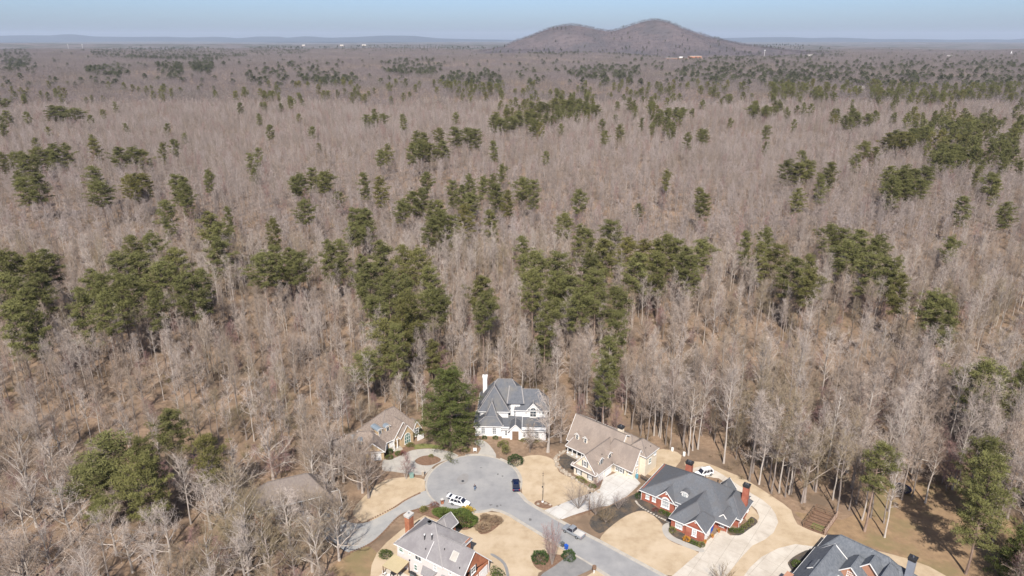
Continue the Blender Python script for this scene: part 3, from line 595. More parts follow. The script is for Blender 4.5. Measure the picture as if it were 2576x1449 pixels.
for x in (1.6, 5.1): h.window(x, -.02, .8, .95, 1.7, '-y', 2, 2, shutters=M['shutter'], glass=M['glass_pale'])
b = MB(); b.box((.35, -.06, 2.1), (.14, .12, .4)); b.build('wall_lantern', M['dark'], h.o)
h.door(6.72, 2.2, .02, 2.5, 2.2, '+x', M['white'], (4, 4), 'garage_door', False); h.door(6.72, 5.3, .02, 2.5, 2.2, '+x', M['white'], (4, 4), 'garage_door', False)
for y in (.6, 3.75): b = MB(); b.box((6.8, y, 2.2), (.12, .14, .35)); b.build('wall_lantern', M['dark'], h.o)
h.dormer(5.9, 3.2, 3.75, 1.7, 1.55, 1.2, '+x', .75, shutters=M['shutter'], win=(.45, .8))
h.dormer(5.9, 7.0, 3.75, 1.7, 1.4, 1.2, '+x', .7)
for x in (-5.6, -2.9): h.dormer(x, 8.7, 3.7, 1.25, 1.55, 1.2, '-y', .6, win=(.5, .7))
h.window(12.42, 9.6, 3.3, .8, 1.5, '+x', 2, 2); h.window(12.42, 9.6, .9, .9, 1.5, '+x', 2, 2)
h.window(14.01, 13.0, 3.0, 1.1, 1.5, '+x', 1, 2, glass=M['glass_green']); h.window(14.01, 15.3, 4.4, 1.0, 1.3, '+x', 1, 2, glass=M['glass_pale']); h.window(11.5, 8.19, .9, .9, 1.6, '-y', 2, 2)
h.window(9.2, 7.59, .8, .9, 1.6, '-y', 2, 2, shutters=M['shutter']); h.window(7.9, 7.59, .8, .8, 1.6, '-y', 2, 2)
h.chimney(4.9, 13.2, 6.0, 9.9, 1.3, 1.1, m=M['cream'], flues=1)
for p in ((-3, 13.6, 8.0), (0, 14.0, 7.7), (4.9, 5.0, 5.3), (8.5, 8.6, 4.3), (12.9, 12.5, 7.0), (13.2, 14.4, 6.8), (5.6, 9.4, 4.6)): h.vent(*p, .25, .08)

# --- white house with steep blue-grey roofs
h = House('white painted brick house with steep blue-grey roofs and tall white chimney', (-10.2, 167.3), -2, M['white_brick'], M['roof_white_house'], ridge=M['ridge'])
h.walls([(0, 0), (7.4, 0), (7.4, -.9), (12.6, -.9), (12.6, -1.5), (19.6, -1.5), (19.6, 4), (20, 4), (20, 12), (1, 14), (0.6, 4)], 0, 3.2)
h.walls([(1.0, 3.8), (9.0, 3.8), (9.0, 13), (1.0, 13)], 3.2, 6.5)
h.walls([(11, 4.4), (20, 4.4), (20, 11.5), (11, 11.5)], 3.2, 6.5)
h.walls([(9.1, 5.6), (9.9, 4.7), (12.2, 4.7), (13, 5.6), (13, 11), (9.1, 11)], 3.2, 8.0, name='stair_tower')
h.planes([[(-.4, -.4, 3.3), (7.8, -.4, 3.3), (6.0, 1.6, 5.2), (2.6, 1.6, 5.2)], [(2.6, 1.6, 5.2), (6.0, 1.6, 5.2), (4.5, 3.4, 9.0)],
          [(7.8, -.4, 3.3), (7.8, 8, 3.3), (6.0, 8, 5.2), (6.0, 1.6, 5.2)], [(6.0, 1.6, 5.2), (6.0, 8, 5.2), (4.6, 8, 9.0), (4.5, 3.4, 9.0)],
          [(-.4, 8, 3.3), (-.4, -.4, 3.3), (2.6, 1.6, 5.2), (2.6, 8, 5.2)], [(2.6, 8, 5.2), (2.6, 1.6, 5.2), (4.5, 3.4, 9.0), (4.6, 8, 9.0)]])
h.roof(1, 9, 3.8, 13, 6.5, 12.0, 'y', 3.2, 3.0, ov=.5)
h.roof(.8, 14.5, 5.2, 14, 6.5, 12.9, 'x', 5.0, 4.6, ov=.5)
h.roof(11, 20, 4.4, 11.5, 6.5, 10.7, 'x', 1.6, 2.6, ov=.45)
h.planes([[(8.7, 4.3, 7.95), (13.4, 4.3, 7.95), (12.6, 8.4, 11.4), (9.2, 8.4, 11.4)], [(13.4, 4.3, 7.95), (13.4, 9, 8.5), (12.6, 8.4, 11.4)], [(8.7, 9, 8.5), (8.7, 4.3, 7.95), (9.2, 8.4, 11.4)]], fascia=False)
h.roof(14.4, 17.6, 4.2, 8, 6.4, 8.3, 'y', 0, 1.5, ov=.3)
h.planes([[(7.2, -1.3, 3.05), (13.0, -1.3, 3.05), (13.0, 4.7, 3.9), (7.2, 4.7, 3.9)]], ridges=False)
h.planes([[(12.7, -1.95, 3.0), (20.1, -1.95, 3.0), (20.1, 4.5, 3.75), (12.7, 4.5, 3.75)]], ridges=False)
h.roof(9.4, 13.0, -1.6, 3, 3.1, 4.9, 'y', 0, 1, ov=.3)
h.walls([(9.7, -1.6), (12.7, -1.6), (12.7, -.8), (9.7, -.8)], 0, 3.0)
h.door(11.2, -1.62, .05, 1.5, 2.5, '-y', M['wood'], (2, 3))
for x in (2.2, 5.3): h.window(x, -.02, .7, 1.1, 2.4, '-y', 2, 4, arch=True, glass=M['glass_mid'], fw=.09)
h.window(8.6, -.92, .8, .6, 1.8, '-y', 1, 2, arch=True); h.window(13.6, -1.52, .8, .6, 1.6, '-y', 1, 2, arch=True)
h.window(17.1, -1.52, .5, 1.1, 2.2, '-y', 2, 3, glass=M['glass_mid'], fw=.1)
h.window(16.0, 4.17, 3.9, 1.8, 3.0, '-y', 2, 3, arch=True, fw=.1); h.window(18.8, 4.38, 4.5, .55, 1.0, '-y', 1, 1); h.window(17.9, 4.38, 4.6, .35, .9, '-y', 1, 1); h.window(14.0, 4.38, 4.5, .4, .9, '-y', 1, 1)
h.window(11.0, 4.69, 3.7, .8, 1.6, '-y', 1, 2, arch=True); h.window(11.0, 4.69, 5.9, .8, 1.2, '-y', 2, 2, glass=M['glass_pale']); h.window(9.4, 5.1, 3.6, .9, 2.2, R(-45), 2, 2, arch=True)
h.chimney(2.0, 12.0, 0, 12.5, 1.2, 1.2, m=M['white_brick'], capm=M['white'], flues=1)
for p in ((2.6, 7.4, 8.6), (8.6, 9, 11.8), (15.6, 6.6, 8.9)): h.vent(*p, .7 if p[0] < 3 else .2)
b = MB(); b.bar((14.9, 6.9, 9.22), (15.9, 6.9, 9.22), .25, .12); b.build('roof_vent', M['dark'], h.o)

# --- tan stucco house on the left of the circle
h = House('tan stucco house with mottled brown roof and blue metal dormer tops', (-33.6, 156.2), 44, M['tan'], M['roof_tan'], ridge=M['roof_e'])
h.walls([(0.4, 2.6), (5.2, 2.6), (5.2, 2.0), (6.2, 2.0), (6.2, 1.0), (10.2, 1.0), (10.2, 2.4), (13.3, 2.4), (13.3, 12.6), (0.4, 12.6)], 0, 3.3)
h.roof(0.4, 13.3, 2.6, 12.6, 3.3, 9.0, 'x', 5.6, 4.4, ov=.45)
h.roof(4.9, 10.6, 2.2, 8.0, 3.31, 7.0, 'y', 0, 2, ov=.35)
h.roof(6.2, 10.2, 1.0, 6.0, 3.6, 6.4, 'y', 0, 2, ov=.35)
h.roof(10.9, 13.3, 2.0, 6.0, 3.4, 5.6, 'y', 0, 2, ov=.3)
h.window(8.2, .98, .7, 2.0, 3.2, '-y', 3, 3, arch=True, glass=M['glass_green'], shutters=None); h.window(12.1, 2.0, .9, 1.3, 2.4, '-y', 2, 3)
h.window(2.4, 2.58, .7, 1.0, 2.2, '-y', 2, 3, glass=M['glass_pale']); h.door(4.1, 2.58, .5, 1.2, 2.3, '-y', M['white'])
for x in (4.0, 5.1): h.column(x, 1.2, 0, 3.2, .16)
for k in range(3): h.box(3.9, 6.1, .2 + .35 * k, 2.6, .0 + .14 * k, .14 + .14 * k - .003, M['flag'], 'step')
h.dormer(1.8, 4.1, 4.6, 1.5, 1.5, 1.6, '-y', .5, roofm=M['metal_b'], arch_roof=True, nx=2, ny=1, win=(.5, .75)); h.dormer(4.2, 4.1, 4.6, 1.5, 1.5, 1.6, '-y', .5, roofm=M['metal_b'], arch_roof=True, nx=2, ny=1, win=(.5, .75))
g = h.o
e = House.__new__(House); e.o = g; e.wall = M['tan']; e.roofm = M['roof_tan']; e.trim = M['white']; e.ridge = M['roof_e']; e.fh = .2; e.wm = {}
def rot2(x, y, a): c, s = math.cos(a), math.sin(a); return (x * c - y * s, x * s + y * c)
gw = [rot2(x, y, R(-38)) for x, y in ((-10.2, -.6), (0, -.6), (0, 8), (-10.2, 8))]
e.walls(gw, 0, 3.0)
A = R(-38)
def rp(p): q = rot2(p[0], p[1], A); return (q[0], q[1], p[2])
e.planes([[rp(q) for q in pl] for pl in ([(-10.7, -1.1, 2.8), (.5, -1.1, 2.8), (-3.6, 3.8, 6.3), (-6.6, 3.8, 6.3)], [(.5, 8.5, 2.8), (-10.7, 8.5, 2.8), (-6.6, 3.8, 6.3), (-3.6, 3.8, 6.3)], [(-10.7, 8.5, 2.8), (-10.7, -1.1, 2.8), (-6.6, 3.8, 6.3)], [(.5, -1.1, 2.8), (.5, 8.5, 2.8), (-3.6, 3.8, 6.3)])])
e.planes([[rp(q) for q in pl] for pl in ([(-5.6, -1.3, 2.85), (-2.7, -1.3, 5.6), (-2.7, 4, 5.6), (-5.6, 4, 2.85)], [(-2.7, -1.3, 5.6), (.4, -1.3, 2.85), (.4, 4, 2.85), (-2.7, 4, 5.6)])])
b = MB(); b.add([rp(q) for q in ((-5.2, -.75, 2.95), (-.1, -.75, 2.95), (-2.7, -.75, 5.35), (-5.2, -.6, 2.95), (-.1, -.6, 2.95), (-2.7, -.6, 5.35))], [(0, 1, 2), (5, 4, 3), (0, 2, 5, 3), (1, 4, 5, 2), (0, 3, 4, 1)]); b.build('gable_wall', M['tan'], g)
q = rot2(-2.0, -.62, A); e.door(q[0], q[1], .02, 2.4, 2.2, A, M['white'], (4, 4), 'garage_door', False)
q = rot2(-7.8, -.62, A); e.window(q[0], q[1], .9, 1.1, 1.6, A, 3, 3)
for x in (-8.2, -6.2):
    q = rot2(x, .9, A); dd = e.dormer(q[0], q[1], 4.0, 1.2, 1.1, 1.4, '-y', .4, roofm=M['metal_b'], arch_roof=True, nx=2, ny=1); dd.rotation_euler = (0, 0, A)
b = MB(); b.add([(11.4, .8, 0), (13.6, .8, 0), (13.6, .95, 0), (11.4, .95, 0), (11.4, .8, 1.4), (13.6, .8, 1.4), (13.6, .95, 1.4), (11.4, .95, 1.4)], [(3, 2, 1, 0), (4, 5, 6, 7), (0, 1, 5, 4), (1, 2, 6, 5), (2, 3, 7, 6), (3, 0, 4, 7)]); b.build('garden_screen', M['white'], h.o)

# --- brick house among the trees on the left
h = House('brick house with dark brown roof half hidden among bare trees on the left', (-51.8, 127.0), 23, M['brick_p'], M['roof_e'], ridge=M['roof_e'])
h.walls([(0, 0), (5, 0), (5, .6), (13.6, .6), (13.6, 8), (-5, 11), (-5, 3), (0, 3)], 0, 3.0)
h.walls([(-4.6, 3.4), (11, 3.4), (11, 10.5), (-4.6, 10.5)], 3.0, 5.4, M['cream'], 'upper_wall')
h.planes([[(-.5, -.5, 2.9), (5.4, -.5, 2.9), (5.4, 4, 4.6), (-.5, 4, 4.6)]], ridges=False); h.planes([[(5.3, .1, 2.88), (14.1, .1, 2.88), (14.1, 4.2, 4.7), (5.3, 4.2, 4.7)]], ridges=False)
h.roof(-4.6, 11, 3.4, 10.8, 5.4, 9.2, 'x', 3.4, 3.4, ov=.45); h.roof(8.5, 13.6, .6, 8, 3.0, 6.2, 'y', 2.2, 2.2, ov=.45)
h.window(2.0, -.02, .8, .95, 1.6, '-y', 2, 2); h.window(4.0, -.02, .8, .9, 1.5, '-y', 2, 2)
for x in (6.9, 10.0, 12.6): h.door(x, .58, .02, 2.1 if x < 12 else 1.2, 2.2, '-y', M['white'], (4, 4), 'garage_door', False)
for x in (-3.6, -2.0, 3.2, 5.0): h.window(x, 3.38, 4.75 - .9, 1.0, 1.2, '-y', 2, 2)

# --- grey-roofed house at the bottom
h = House('beige sided house with grey roof, brick garage end and brick chimney', (-24.5, 117.0), -33, M['pinkish'], M['roof_grey'], ridge=M['ridge'])
h.walls([(.4, .4), (12.4, .4), (12.4, 9.6), (.4, 9.6)], 0, 6.0)
h.walls([(12.4, .45), (17.6, .45), (17.6, 1.2), (12.4, 1.2)], 0, 5.9)
h.walls([(12.35, 1.2), (17.6, 1.2), (17.6, 9.0), (12.35, 9.0)], 0, 3.0, M['brick_o'], 'garage_wall')
h.walls([(12.42, 8.0), (12.6, 8.0), (12.6, 9.62), (12.42, 9.62)], 0, 6.0, M['brick_o'], 'brick_return')
h.roof(.4, 12.4, .4, 9.6, 6.0, 10.3, 'x', 5.6, 5.2, ov=.45)
h.roof(9.0, 17.6, .45, 9.2, 6.02, 9.2, 'x', 0, 0, ov=.4, zb=3.1, ry=3.9, gm=M['brick_o'], ridges=True)
h.roof(3.6, 7.0, 9.0, 12.2, 6.0, 7.6, 'y', 1, 0, ov=.3, gm=M['brick_o'])
h.walls([(3.7, 9.6), (6.9, 9.6), (6.9, 11.9), (3.7, 11.9)], 0, 5.9, M['brick_o'], 'entry_wall')
h.chimney(-.6, 5.6, 0, 9.0, 1.2, 1.5, m=M['brick_o'], flues=1, capm=M['concrete_w'])
F_ = dict(glass=M['glass_green'])
h.window(1.6, .38, 3.9, 1.2, 1.4, '-y', 1, 2, **F_); h.window(4.0, .38, 4.4, .6, .9, '-y', 1, 2); h.window(6.2, .38, 3.9, 1.7, 1.5, '-y', 2, 1); h.window(10.6, .38, 3.6, .9, 1.5, '-y', 2, 2, glass=M['glass_pale']); h.window(14.4, .43, 4.4, .6, .9, '-y', 1, 2)
h.window(5.4, .38, 1.0, .9, 1.5, '-y', 1, 2, **F_)
h.walls([(7.6, .5), (8.2, -.9), (10.2, -.9), (10.8, .5)], 0, 2.6, M['pinkish'], 'bay'); h.planes([[(7.3, .45, 3.3), (8.0, -1.2, 2.6), (10.4, -1.2, 2.6), (11.1, .45, 3.3)]], ridges=False, fascia=False)
for x in (8.7, 9.7): h.window(x, -.92, .5, .8, 1.9, '-y', 2, 3)
h.planes([[(12.2, -1.0, 2.7), (15.0, -1.0, 2.7), (15.0, .5, 3.4), (12.2, .5, 3.4)]], ridges=False, fascia=False)
h.window(17.62, 3.6, 3.9, 1.5, 1.5, '+x', 2, 2, shutters=M['shutter_d'])
h.door(17.62, 7.0, .02, 2.7, 2.3, '+x', M['white'], (4, 4), 'garage_door', False); h.door(17.62, 3.6, .02, 2.7, 2.3, '+x', M['white'], (4, 4), 'garage_door', False)
b = MB(); b.tube([(17.65, 9.0, 0), (17.65, 9.0, 3)], [.08] * 2, 5); b.build('downspout', M['white'], h.o)
for p in ((6.4, 2.4, 7.7), (8.0, 2.8, 8.2)):
    v = h.vent(*p, 1.2, .12); b = MB(); b.disc((p[0], p[1]), .16, p[2] + 1.22, p[2] + 1.45, 8); b.build('vent_cap', M['white'], v)
b = MB(); b.disc((5.9, 4.7), .42, 10.05, 10.5, 14); b.disc((5.9, 4.7), .6, 10.42, 10.5, 14); b.build('turbine_vent', M['ridge_dark'], h.o)
for p in ((7.6, 1.2, 6.7), (11.6, 2.3, 7.7), (16.4, .9, 6.4)): h.vent(*p, .25, .09)
# skylight on the rear slope
s = (9.2 - 6.02) / (3.9 - .45)
b = MB(); x0, x1, y0, y1 = 13.6, 15.0, 1.4, 2.7; zz = lambda y: 6.02 + (y - .45) * s + .08
for (p, q) in (((x0, y0), (x1, y0)), ((x1, y0), (x1, y1)), ((x1, y1), (x0, y1)), ((x0, y1), (x0, y0))): b.bar((*p, zz(p[1])), (*q, zz(q[1])), .12, .14)
sk = b.build('skylight', M['concrete_w'], h.o); b = MB(); b.add([(x0, y0, zz(y0) - .02), (x1, y0, zz(y0) - .02), (x1, y1, zz(y1) - .02), (x0, y1, zz(y1) - .02)], [(0, 1, 2, 3)]); b.build('pane', M['concrete_g'], sk)
b = MB(); b.box((3.9, .2, 3.0), (.2, .2, .3)); b.build('wall_lantern', M['dark'], h.o)

# --- slate-roofed house in the lower right corner
h = House('house with slate grey roof, white flashing and pale brick gables, lower right corner', (55.9, 110.8), -45, M['brick_p'], M['roof_slate'], trim=M['white'], ridge=M['roof_slate'])
h.walls([(.4, .4), (7.4, .4), (7.4, 7.4), (16, 7.4), (16, 17.2), (.6, 17.2), (.6, 10.8), (.4, 9.6)], 0, 3.2)
h.walls([(-1, -9), (12, -9), (12, .4), (-1, .4)], 0, 3.2)
h.roof(.6, 15.6, 10.6, 17.2, 3.2, 7.0, 'x', 3.2, 2.4, ov=.5)
h.roof(.4, 7.6, -8, 11.5, 3.21, 6.7, 'y', 3.4, 1.0, ov=.5)
h.roof(5.6, 11.6, 7.0, 13, 3.4, 6.2, 'y', 0, 1.5, ov=.4); h.roof(8.2, 14.0, 9.6, 14.5, 4.0, 7.1, 'y', 0, 2, ov=.4)
h.roof(11.4, 16.2, 5.5, 15.5, 3.22, 6.4, 'y', 2.2, 2.2, ov=.5); h.roof(13.5, 17.6, 13, 17.4, 3.23, 5.2, 'x', 1.2, 2.0, ov=.4)
h.walls([(5.7, 7.1), (11.5, 7.1), (11.5, 8.4), (5.7, 8.4)], 0, 3.35); h.walls([(8.3, 9.7), (13.9, 9.7), (13.9, 12), (8.3, 12)], 3.0, 4.0)
h.window(8.6, 7.06, 3.6, 1.2, 1.2, '-y', 3, 2); h.window(8.6, 7.06, .8, 1.6, 1.7, '-y', 3, 2)
fb = MB()
for p, q in (((7.6, 11.0, 3.45), (4.1, 10.55, 6.62)), ((.7, 10.3, 3.4), (3.9, 10.8, 6.6)), ((7.9, 12.6, 5.2), (10.4, 14.0, 7.0))): fb.bar(p, q, .2, .1)
fb.build('valley_flashing', M['white'], h.o)
h.dormer(3.2, 4.0 - 2.4, 4.6, 1.5, 1.0, 1.4, '-y', .6, M['white'], win=(.6, .7)); h.dormer(7.2, 3.6, 3.9, 1.4, 1.0, 1.2, '+x', .6, M['white'], win=(.6, .7))
h.chimney(17.0, 14.6, 0, 8.8, 1.3, 1.3, m=mat('blue_grey_siding', (0.20, 0.215, 0.25), (0.23, 0.245, 0.28), 1.0), flues=1)

# ------------------------------------------------------------------ trees
def rdir(rng): 
    z = rng.uniform(-1, 1); t = rng.uniform(0, 2 * math.pi); s = math.sqrt(1 - z * z); return Vector((s * math.cos(t), s * math.sin(t), z))
def blade(mb, p, d, ln, wd, rng):
    """a twig: one long thin triangle"""
    u = d.cross(rdir(rng)); 
    if u.length < 1e-4: u = Vector((1, 0, 0))
    u.normalize(); u *= wd / 2; e = p + d * ln
    o = len(mb.v); mb.v += [tuple(p - u), tuple(p + u), tuple(e)]; mb.f.append((o, o + 1, o + 2))
def strip2(mb, path, w0, w1, rng):
    """a thin branch: a folded ribbon, so that it shows from every side"""
    n = len(path); a = rdir(rng); o = len(mb.v)
    for i, p in enumerate(path):
        d = (path[min(i + 1, n - 1)] - path[max(i - 1, 0)]); u = d.cross(a); u.normalize(); v = d.cross(u); v.normalize(); wq = w0 + (w1 - w0) * i / (n - 1)
        mb.v += [tuple(p + u * wq / 2), tuple(p - u * wq / 4 + v * wq * .43), tuple(p - u * wq / 4 - v * wq * .43)]
    for i in range(n - 1):
        for k in range(3): mb.f.append((o + i * 3 + k, o + i * 3 + (k + 1) % 3, o + i * 3 + 3 + (k + 1) % 3, o + i * 3 + 3 + k))
def wander(p, d, ln, n, rng, jit, up):
    out = [p.copy()]; d = d.normalized()
    for i in range(n):
        d = (d + rdir(rng) * jit + Vector((0, 0, up))).normalized(); p = p + d * (ln / n); out.append(p.copy())
    return out, d
def bare_tree(seed, H, base, spread, r0, nb=16, detail=1.0, tw=0.032, open_=False, lean=0.03, up=0.10):
    """leafless tree: trunk and main limbs in one mesh, branches and twigs in another"""
    rng = random.Random(seed); T, C = MB(), MB()
    P = []; n = 8; off = Vector((0, 0, 0)); dr = Vector((rng.gauss(0, lean), rng.gauss(0, lean), 0))
    for i in range(n + 1):
        t = i / n; off = off + Vector((rng.gauss(0, .012), rng.gauss(0, .012), 0)) * H / n * 3
        P.append(Vector((0, 0, H * t * (0.94 if not open_ else 0.75))) + dr * H * t * t + off * (1 if i else 0))
    rad = [r0 * (1.35 if i == 0 else 1) * (1 - 0.9 * (i / n)) + 0.02 for i in range(n + 1)]
    T.tube(P, rad, 7)
    def at(t):
        q = t * n; i = min(int(q), n - 1); return P[i].lerp(P[i + 1], q - i), r0 * (1 - .9 * t) + .02
    for k in range(nb):
        t = base + (0.97 - base) * (k + rng.uniform(0, .9)) / nb
        p, rr = at(t); az = k * 2.4 + rng.uniform(-.5, .5)
        fr = (t - base) / (1 - base)
        el = R(rng.uniform(25, 50) + 25 * fr) if not open_ else R(rng.uniform(15, 45) + 28 * fr)
        d = Vector((math.cos(az) * math.cos(el), math.sin(az) * math.cos(el), math.sin(el)))
        ln = spread * (1.0 - 0.55 * fr) * rng.uniform(.7, 1.2) * (1 if fr > .12 or open_ else .6)
        path, d1 = wander(p, d, ln, 5, rng, .16 if not open_ else .24, up)
        rb = min(rr * .62, .03 + .016 * ln); T.tube(path, [rb * (1 - .8 * i / 5) + .008 for i in range(6)], 4, False)
        n2 = max(3, int((5 + ln * 1.15) * (1 if detail >= 1 else .7)))
        for j in range(n2):
            q = (.2 + .8 * (j + rng.random()) / n2) * 5; i = min(int(q), 4); p2 = path[i].lerp(path[i + 1], q - i)
            dd = (path[i + 1] - path[i]).normalized()
            d2 = (dd * .75 + rdir(rng) * .8 + Vector((0, 0, .16))).normalized(); l2 = ln * rng.uniform(.22, .45) + .35
            pa, de = wander(p2, d2, l2, 3, rng, .22, up)
            strip2(C, pa, max(.03, rb * .5), .016, rng)
            n3 = int(rng.randint(5, 8) * detail)
            for m_ in range(n3):
                q3 = (.1 + .9 * m_ / n3) * 3; i3 = min(int(q3), 2); p3 = pa[i3].lerp(pa[i3 + 1], q3 - i3)
                d3 = ((pa[i3 + 1] - pa[i3]).normalized() * .8 + rdir(rng) * .95 + Vector((0, 0, .15))).normalized(); l3 = rng.uniform(.45, 1.1)
                blade(C, p3, d3, l3, tw, rng)
                for s in range(int(2 * detail + rng.random())):
                    blade(C, p3 + d3 * l3 * rng.uniform(.25, .8), (d3 + rdir(rng) * .9).normalized(), l3 * rng.uniform(.35, .7), tw * .8, rng)
    return T, C
def needle_clump(mb, c, r, n, rng, bl, bw, flat=.75):
    for _ in range(n):
        d = rdir(rng); d.z = abs(d.z) * .9 - .15; d.normalize()
        q = c + Vector((d.x, d.y, d.z * flat)) * r * rng.uniform(.25, .9)
        dd = (d * .8 + rdir(rng) * .6 + Vector((0, 0, .25))).normalized()
        u = dd.cross(rdir(rng)); u.normalize(); u *= bw / 2; e = q + dd * bl * rng.uniform(.7, 1.2)
        o = len(mb.v); mb.v += [tuple(q - u), tuple(q + u), tuple(e)]; mb.f.append((o, o + 1, o + 2))
def pine(seed, H, base, W, nb=38, nn=50, bl=.58, bw=.13, r0=.26, conical=False, sides=6, dead=5):
    rng = random.Random(seed); T, C = MB(), MB(); n = 7
    dr = Vector((rng.gauss(0, .02), rng.gauss(0, .02), 0)); P = [Vector((rng.gauss(0, .05) * (i > 0), rng.gauss(0, .05) * (i > 0), H * i / n)) + dr * H * (i / n) ** 2 for i in range(n + 1)]
    T.tube(P, [r0 * (1.25 if i == 0 else 1) * (1 - .85 * i / n) + .02 for i in range(n + 1)], sides)
    lop = rng.uniform(0, 6.28)
    for k in range(nb + dead):
        stub = k >= nb
        fr = (k + rng.random()) / nb if not stub else 0
        t = base + (1.0 - base) * fr if not stub else base - rng.uniform(.03, .25)
        if t < .03: continue
        q = min(max(t, 0), .999) * n; i = int(q); p = P[i].lerp(P[i + 1], q - i); az = k * 2.399 + rng.uniform(-.6, .6)
        if conical: prof = (1 - fr) ** .8 * 1.0 + .06
        else: prof = (.55 + .75 * fr) if fr < .5 else max(.22, (.95 - (fr - .5) * 1.35))
        ln = W / 2 * prof * rng.uniform(.65, 1.18) * (1 + .25 * math.cos(az - lop))
        el = R(rng.uniform(-6, 22) + 32 * fr * (0 if conical else 1)); d = Vector((math.cos(az) * math.cos(el), math.sin(az) * math.cos(el), math.sin(el)))
        if stub: ln *= .55
        pa, de = wander(p, d, ln, 3, rng, .12, .05 if not conical else -.02)
        T.tube(pa, [.075 * (1 - .25 * i2) * (r0 / .26) for i2 in range(4)], 3, False)
        if stub: continue
        nc = max(2, int(ln * 1.0 + 1.2))
        for j in range(nc):
            tt = (.35 + .68 * (j + rng.random() * .6) / nc) * 3; ii = min(int(tt), 2); c = pa[ii].lerp(pa[ii + 1], tt - ii)
            c = c + Vector((rng.gauss(0, .45), rng.gauss(0, .45), rng.uniform(-.1, .45)))
            needle_clump(C, c, rng.uniform(.62, 1.12), nn, rng, bl, bw)
    needle_clump(C, P[-1], .7, nn, rng, bl, bw)
    return T, C
def joined(name, T, C, mt, mc):
    b = MB(); b.add(T.v, T.f); k = len(b.f); b.add(C.v, C.f)
    return b.mesh(name, [mt, mc], [0] * k + [1] * (len(b.f) - k))
SRC = {}
def source(key, meshes):
    c = bpy.data.collections.new('src_' + key); SRC[key] = c
    for i, me in enumerate(meshes):
        o = bpy.data.objects.new('%s_%02d' % (key, i), me); c.objects.link(o)
    return c
def scatter(name, key, pts, m=None, kind='stuff'):
    """pts rows: x y z rotz scale zscale index -> one object that instances the sources on its points"""
    pts = np.asarray(pts, float); n = len(pts)
    me = bpy.data.meshes.new(name); me.vertices.add(n); me.vertices.foreach_set('co', pts[:, :3].ravel())
    a = me.attributes.new('rot', 'FLOAT_VECTOR', 'POINT'); rv = np.zeros((n, 3)); rv[:, 2] = pts[:, 3]; a.data.foreach_set('vector', rv.ravel())
    a = me.attributes.new('scl', 'FLOAT_VECTOR', 'POINT'); sv = np.stack([pts[:, 4], pts[:, 4], pts[:, 5]], -1); a.data.foreach_set('vector', sv.ravel())
    a = me.attributes.new('idx', 'INT', 'POINT'); a.data.foreach_set('value', pts[:, 6].astype(np.int32))
    o = put(name, me); o['kind'] = kind
    g = bpy.data.node_groups.new(name, 'GeometryNodeTree')
    g.interface.new_socket('Geometry', in_out='INPUT', socket_type='NodeSocketGeometry'); g.interface.new_socket('Geometry', in_out='OUTPUT', socket_type='NodeSocketGeometry')
    N, K = g.nodes, g.links; gi = N.new('NodeGroupInput'); go = N.new('NodeGroupOutput')
    ci = N.new('GeometryNodeCollectionInfo'); ci.inputs['Collection'].default_value = SRC[key]; ci.inputs['Separate Children'].default_value = True; ci.inputs['Reset Children'].default_value = True
    ip = N.new('GeometryNodeInstanceOnPoints'); ip.inputs['Pick Instance'].default_value = True
    def na(nm, ty): q = N.new('GeometryNodeInputNamedAttribute'); q.data_type = ty; q.inputs['Name'].default_value = nm; return q.outputs['Attribute']
    K.new(gi.outputs[0], ip.inputs['Points']); K.new(ci.outputs[0], ip.inputs['Instance']); K.new(na('idx', 'INT'), ip.inputs['Instance Index'])
    K.new(na('rot', 'FLOAT_VECTOR'), ip.inputs['Rotation']); K.new(na('scl', 'FLOAT_VECTOR'), ip.inputs['Scale']); K.new(ip.outputs[0], go.inputs[0])
    md = o.modifiers.new('scatter', 'NODES'); md.node_group = g
    return o

# --- sources
tall = [bare_tree(10 + i, 21 + (i % 4), .32 + .06 * (i % 3), 4.1 + .5 * (i % 4), .17 + .02 * (i % 3), 19, 1.0, up=.075) for i in range(6)]          # straight woodland trees
wide = [bare_tree(40 + i, 17 + 1.2 * i, .22, 6.6 + .5 * i, .34, 17, 1.2, .036, True, .04, .06) for i in range(4)]      # broad open-grown trees
small = [bare_tree(70 + i, 10 + 1.5 * i, .2, 3.6, .10, 16, 1.0, .036, True, .05, .08) for i in range(3)]                    # small understorey trees
BARE = []
for i, tc in enumerate(tall): BARE.append((tc[0].mesh('trunk', M['bark_pale'] if i % 3 == 1 else M['bark']), tc[1].mesh('crown', M['twig_near_grey'] if i % 2 else M['twig_near'])))
for i, tc in enumerate(wide): BARE.append((tc[0].mesh('trunk', M['bark_pale'] if i in (1, 3) else M['bark']), tc[1].mesh('crown', M['twig_near_grey'] if i == 1 else M['twig_near'])))
for i, tc in enumerate(small): BARE.append((tc[0].mesh('trunk', M['bark']), tc[1].mesh('crown', M['twig_red'] if i == 1 else M['twig_near'])))
source('bare', [joined('bare', t_[0], t_[1], M['bark_pale'] if i % 3 == 1 else M['bark'], M['twig_near_grey'] if i % 2 else M['twig_near']) for i, t_ in enumerate(tall)]
       + [joined('barew', t_[0], t_[1], M['bark'], M['twig_near']) for t_ in wide[:2]] + [joined('bares', t_[0], t_[1], M['bark'], M['twig_red'] if i == 1 else M['twig_near']) for i, t_ in enumerate(small)])
mid = [bare_tree(100 + i, 19 + (i % 4), .2 + .05 * (i % 2), 4.2 + .6 * (i % 3), .11, 17, .75, .07, open_=(i in (2, 4)), lean=.06, up=.05 + .03 * (i % 2)) for i in range(6)]
source('baremid', [joined('baremid', t_[0], t_[1], M['bark_pale'] if i == 0 else M['bark'], M['twig_red'] if i == 5 else (M['twig_grey'] if i % 2 else M['twig'])) for i, t_ in enumerate(mid)])
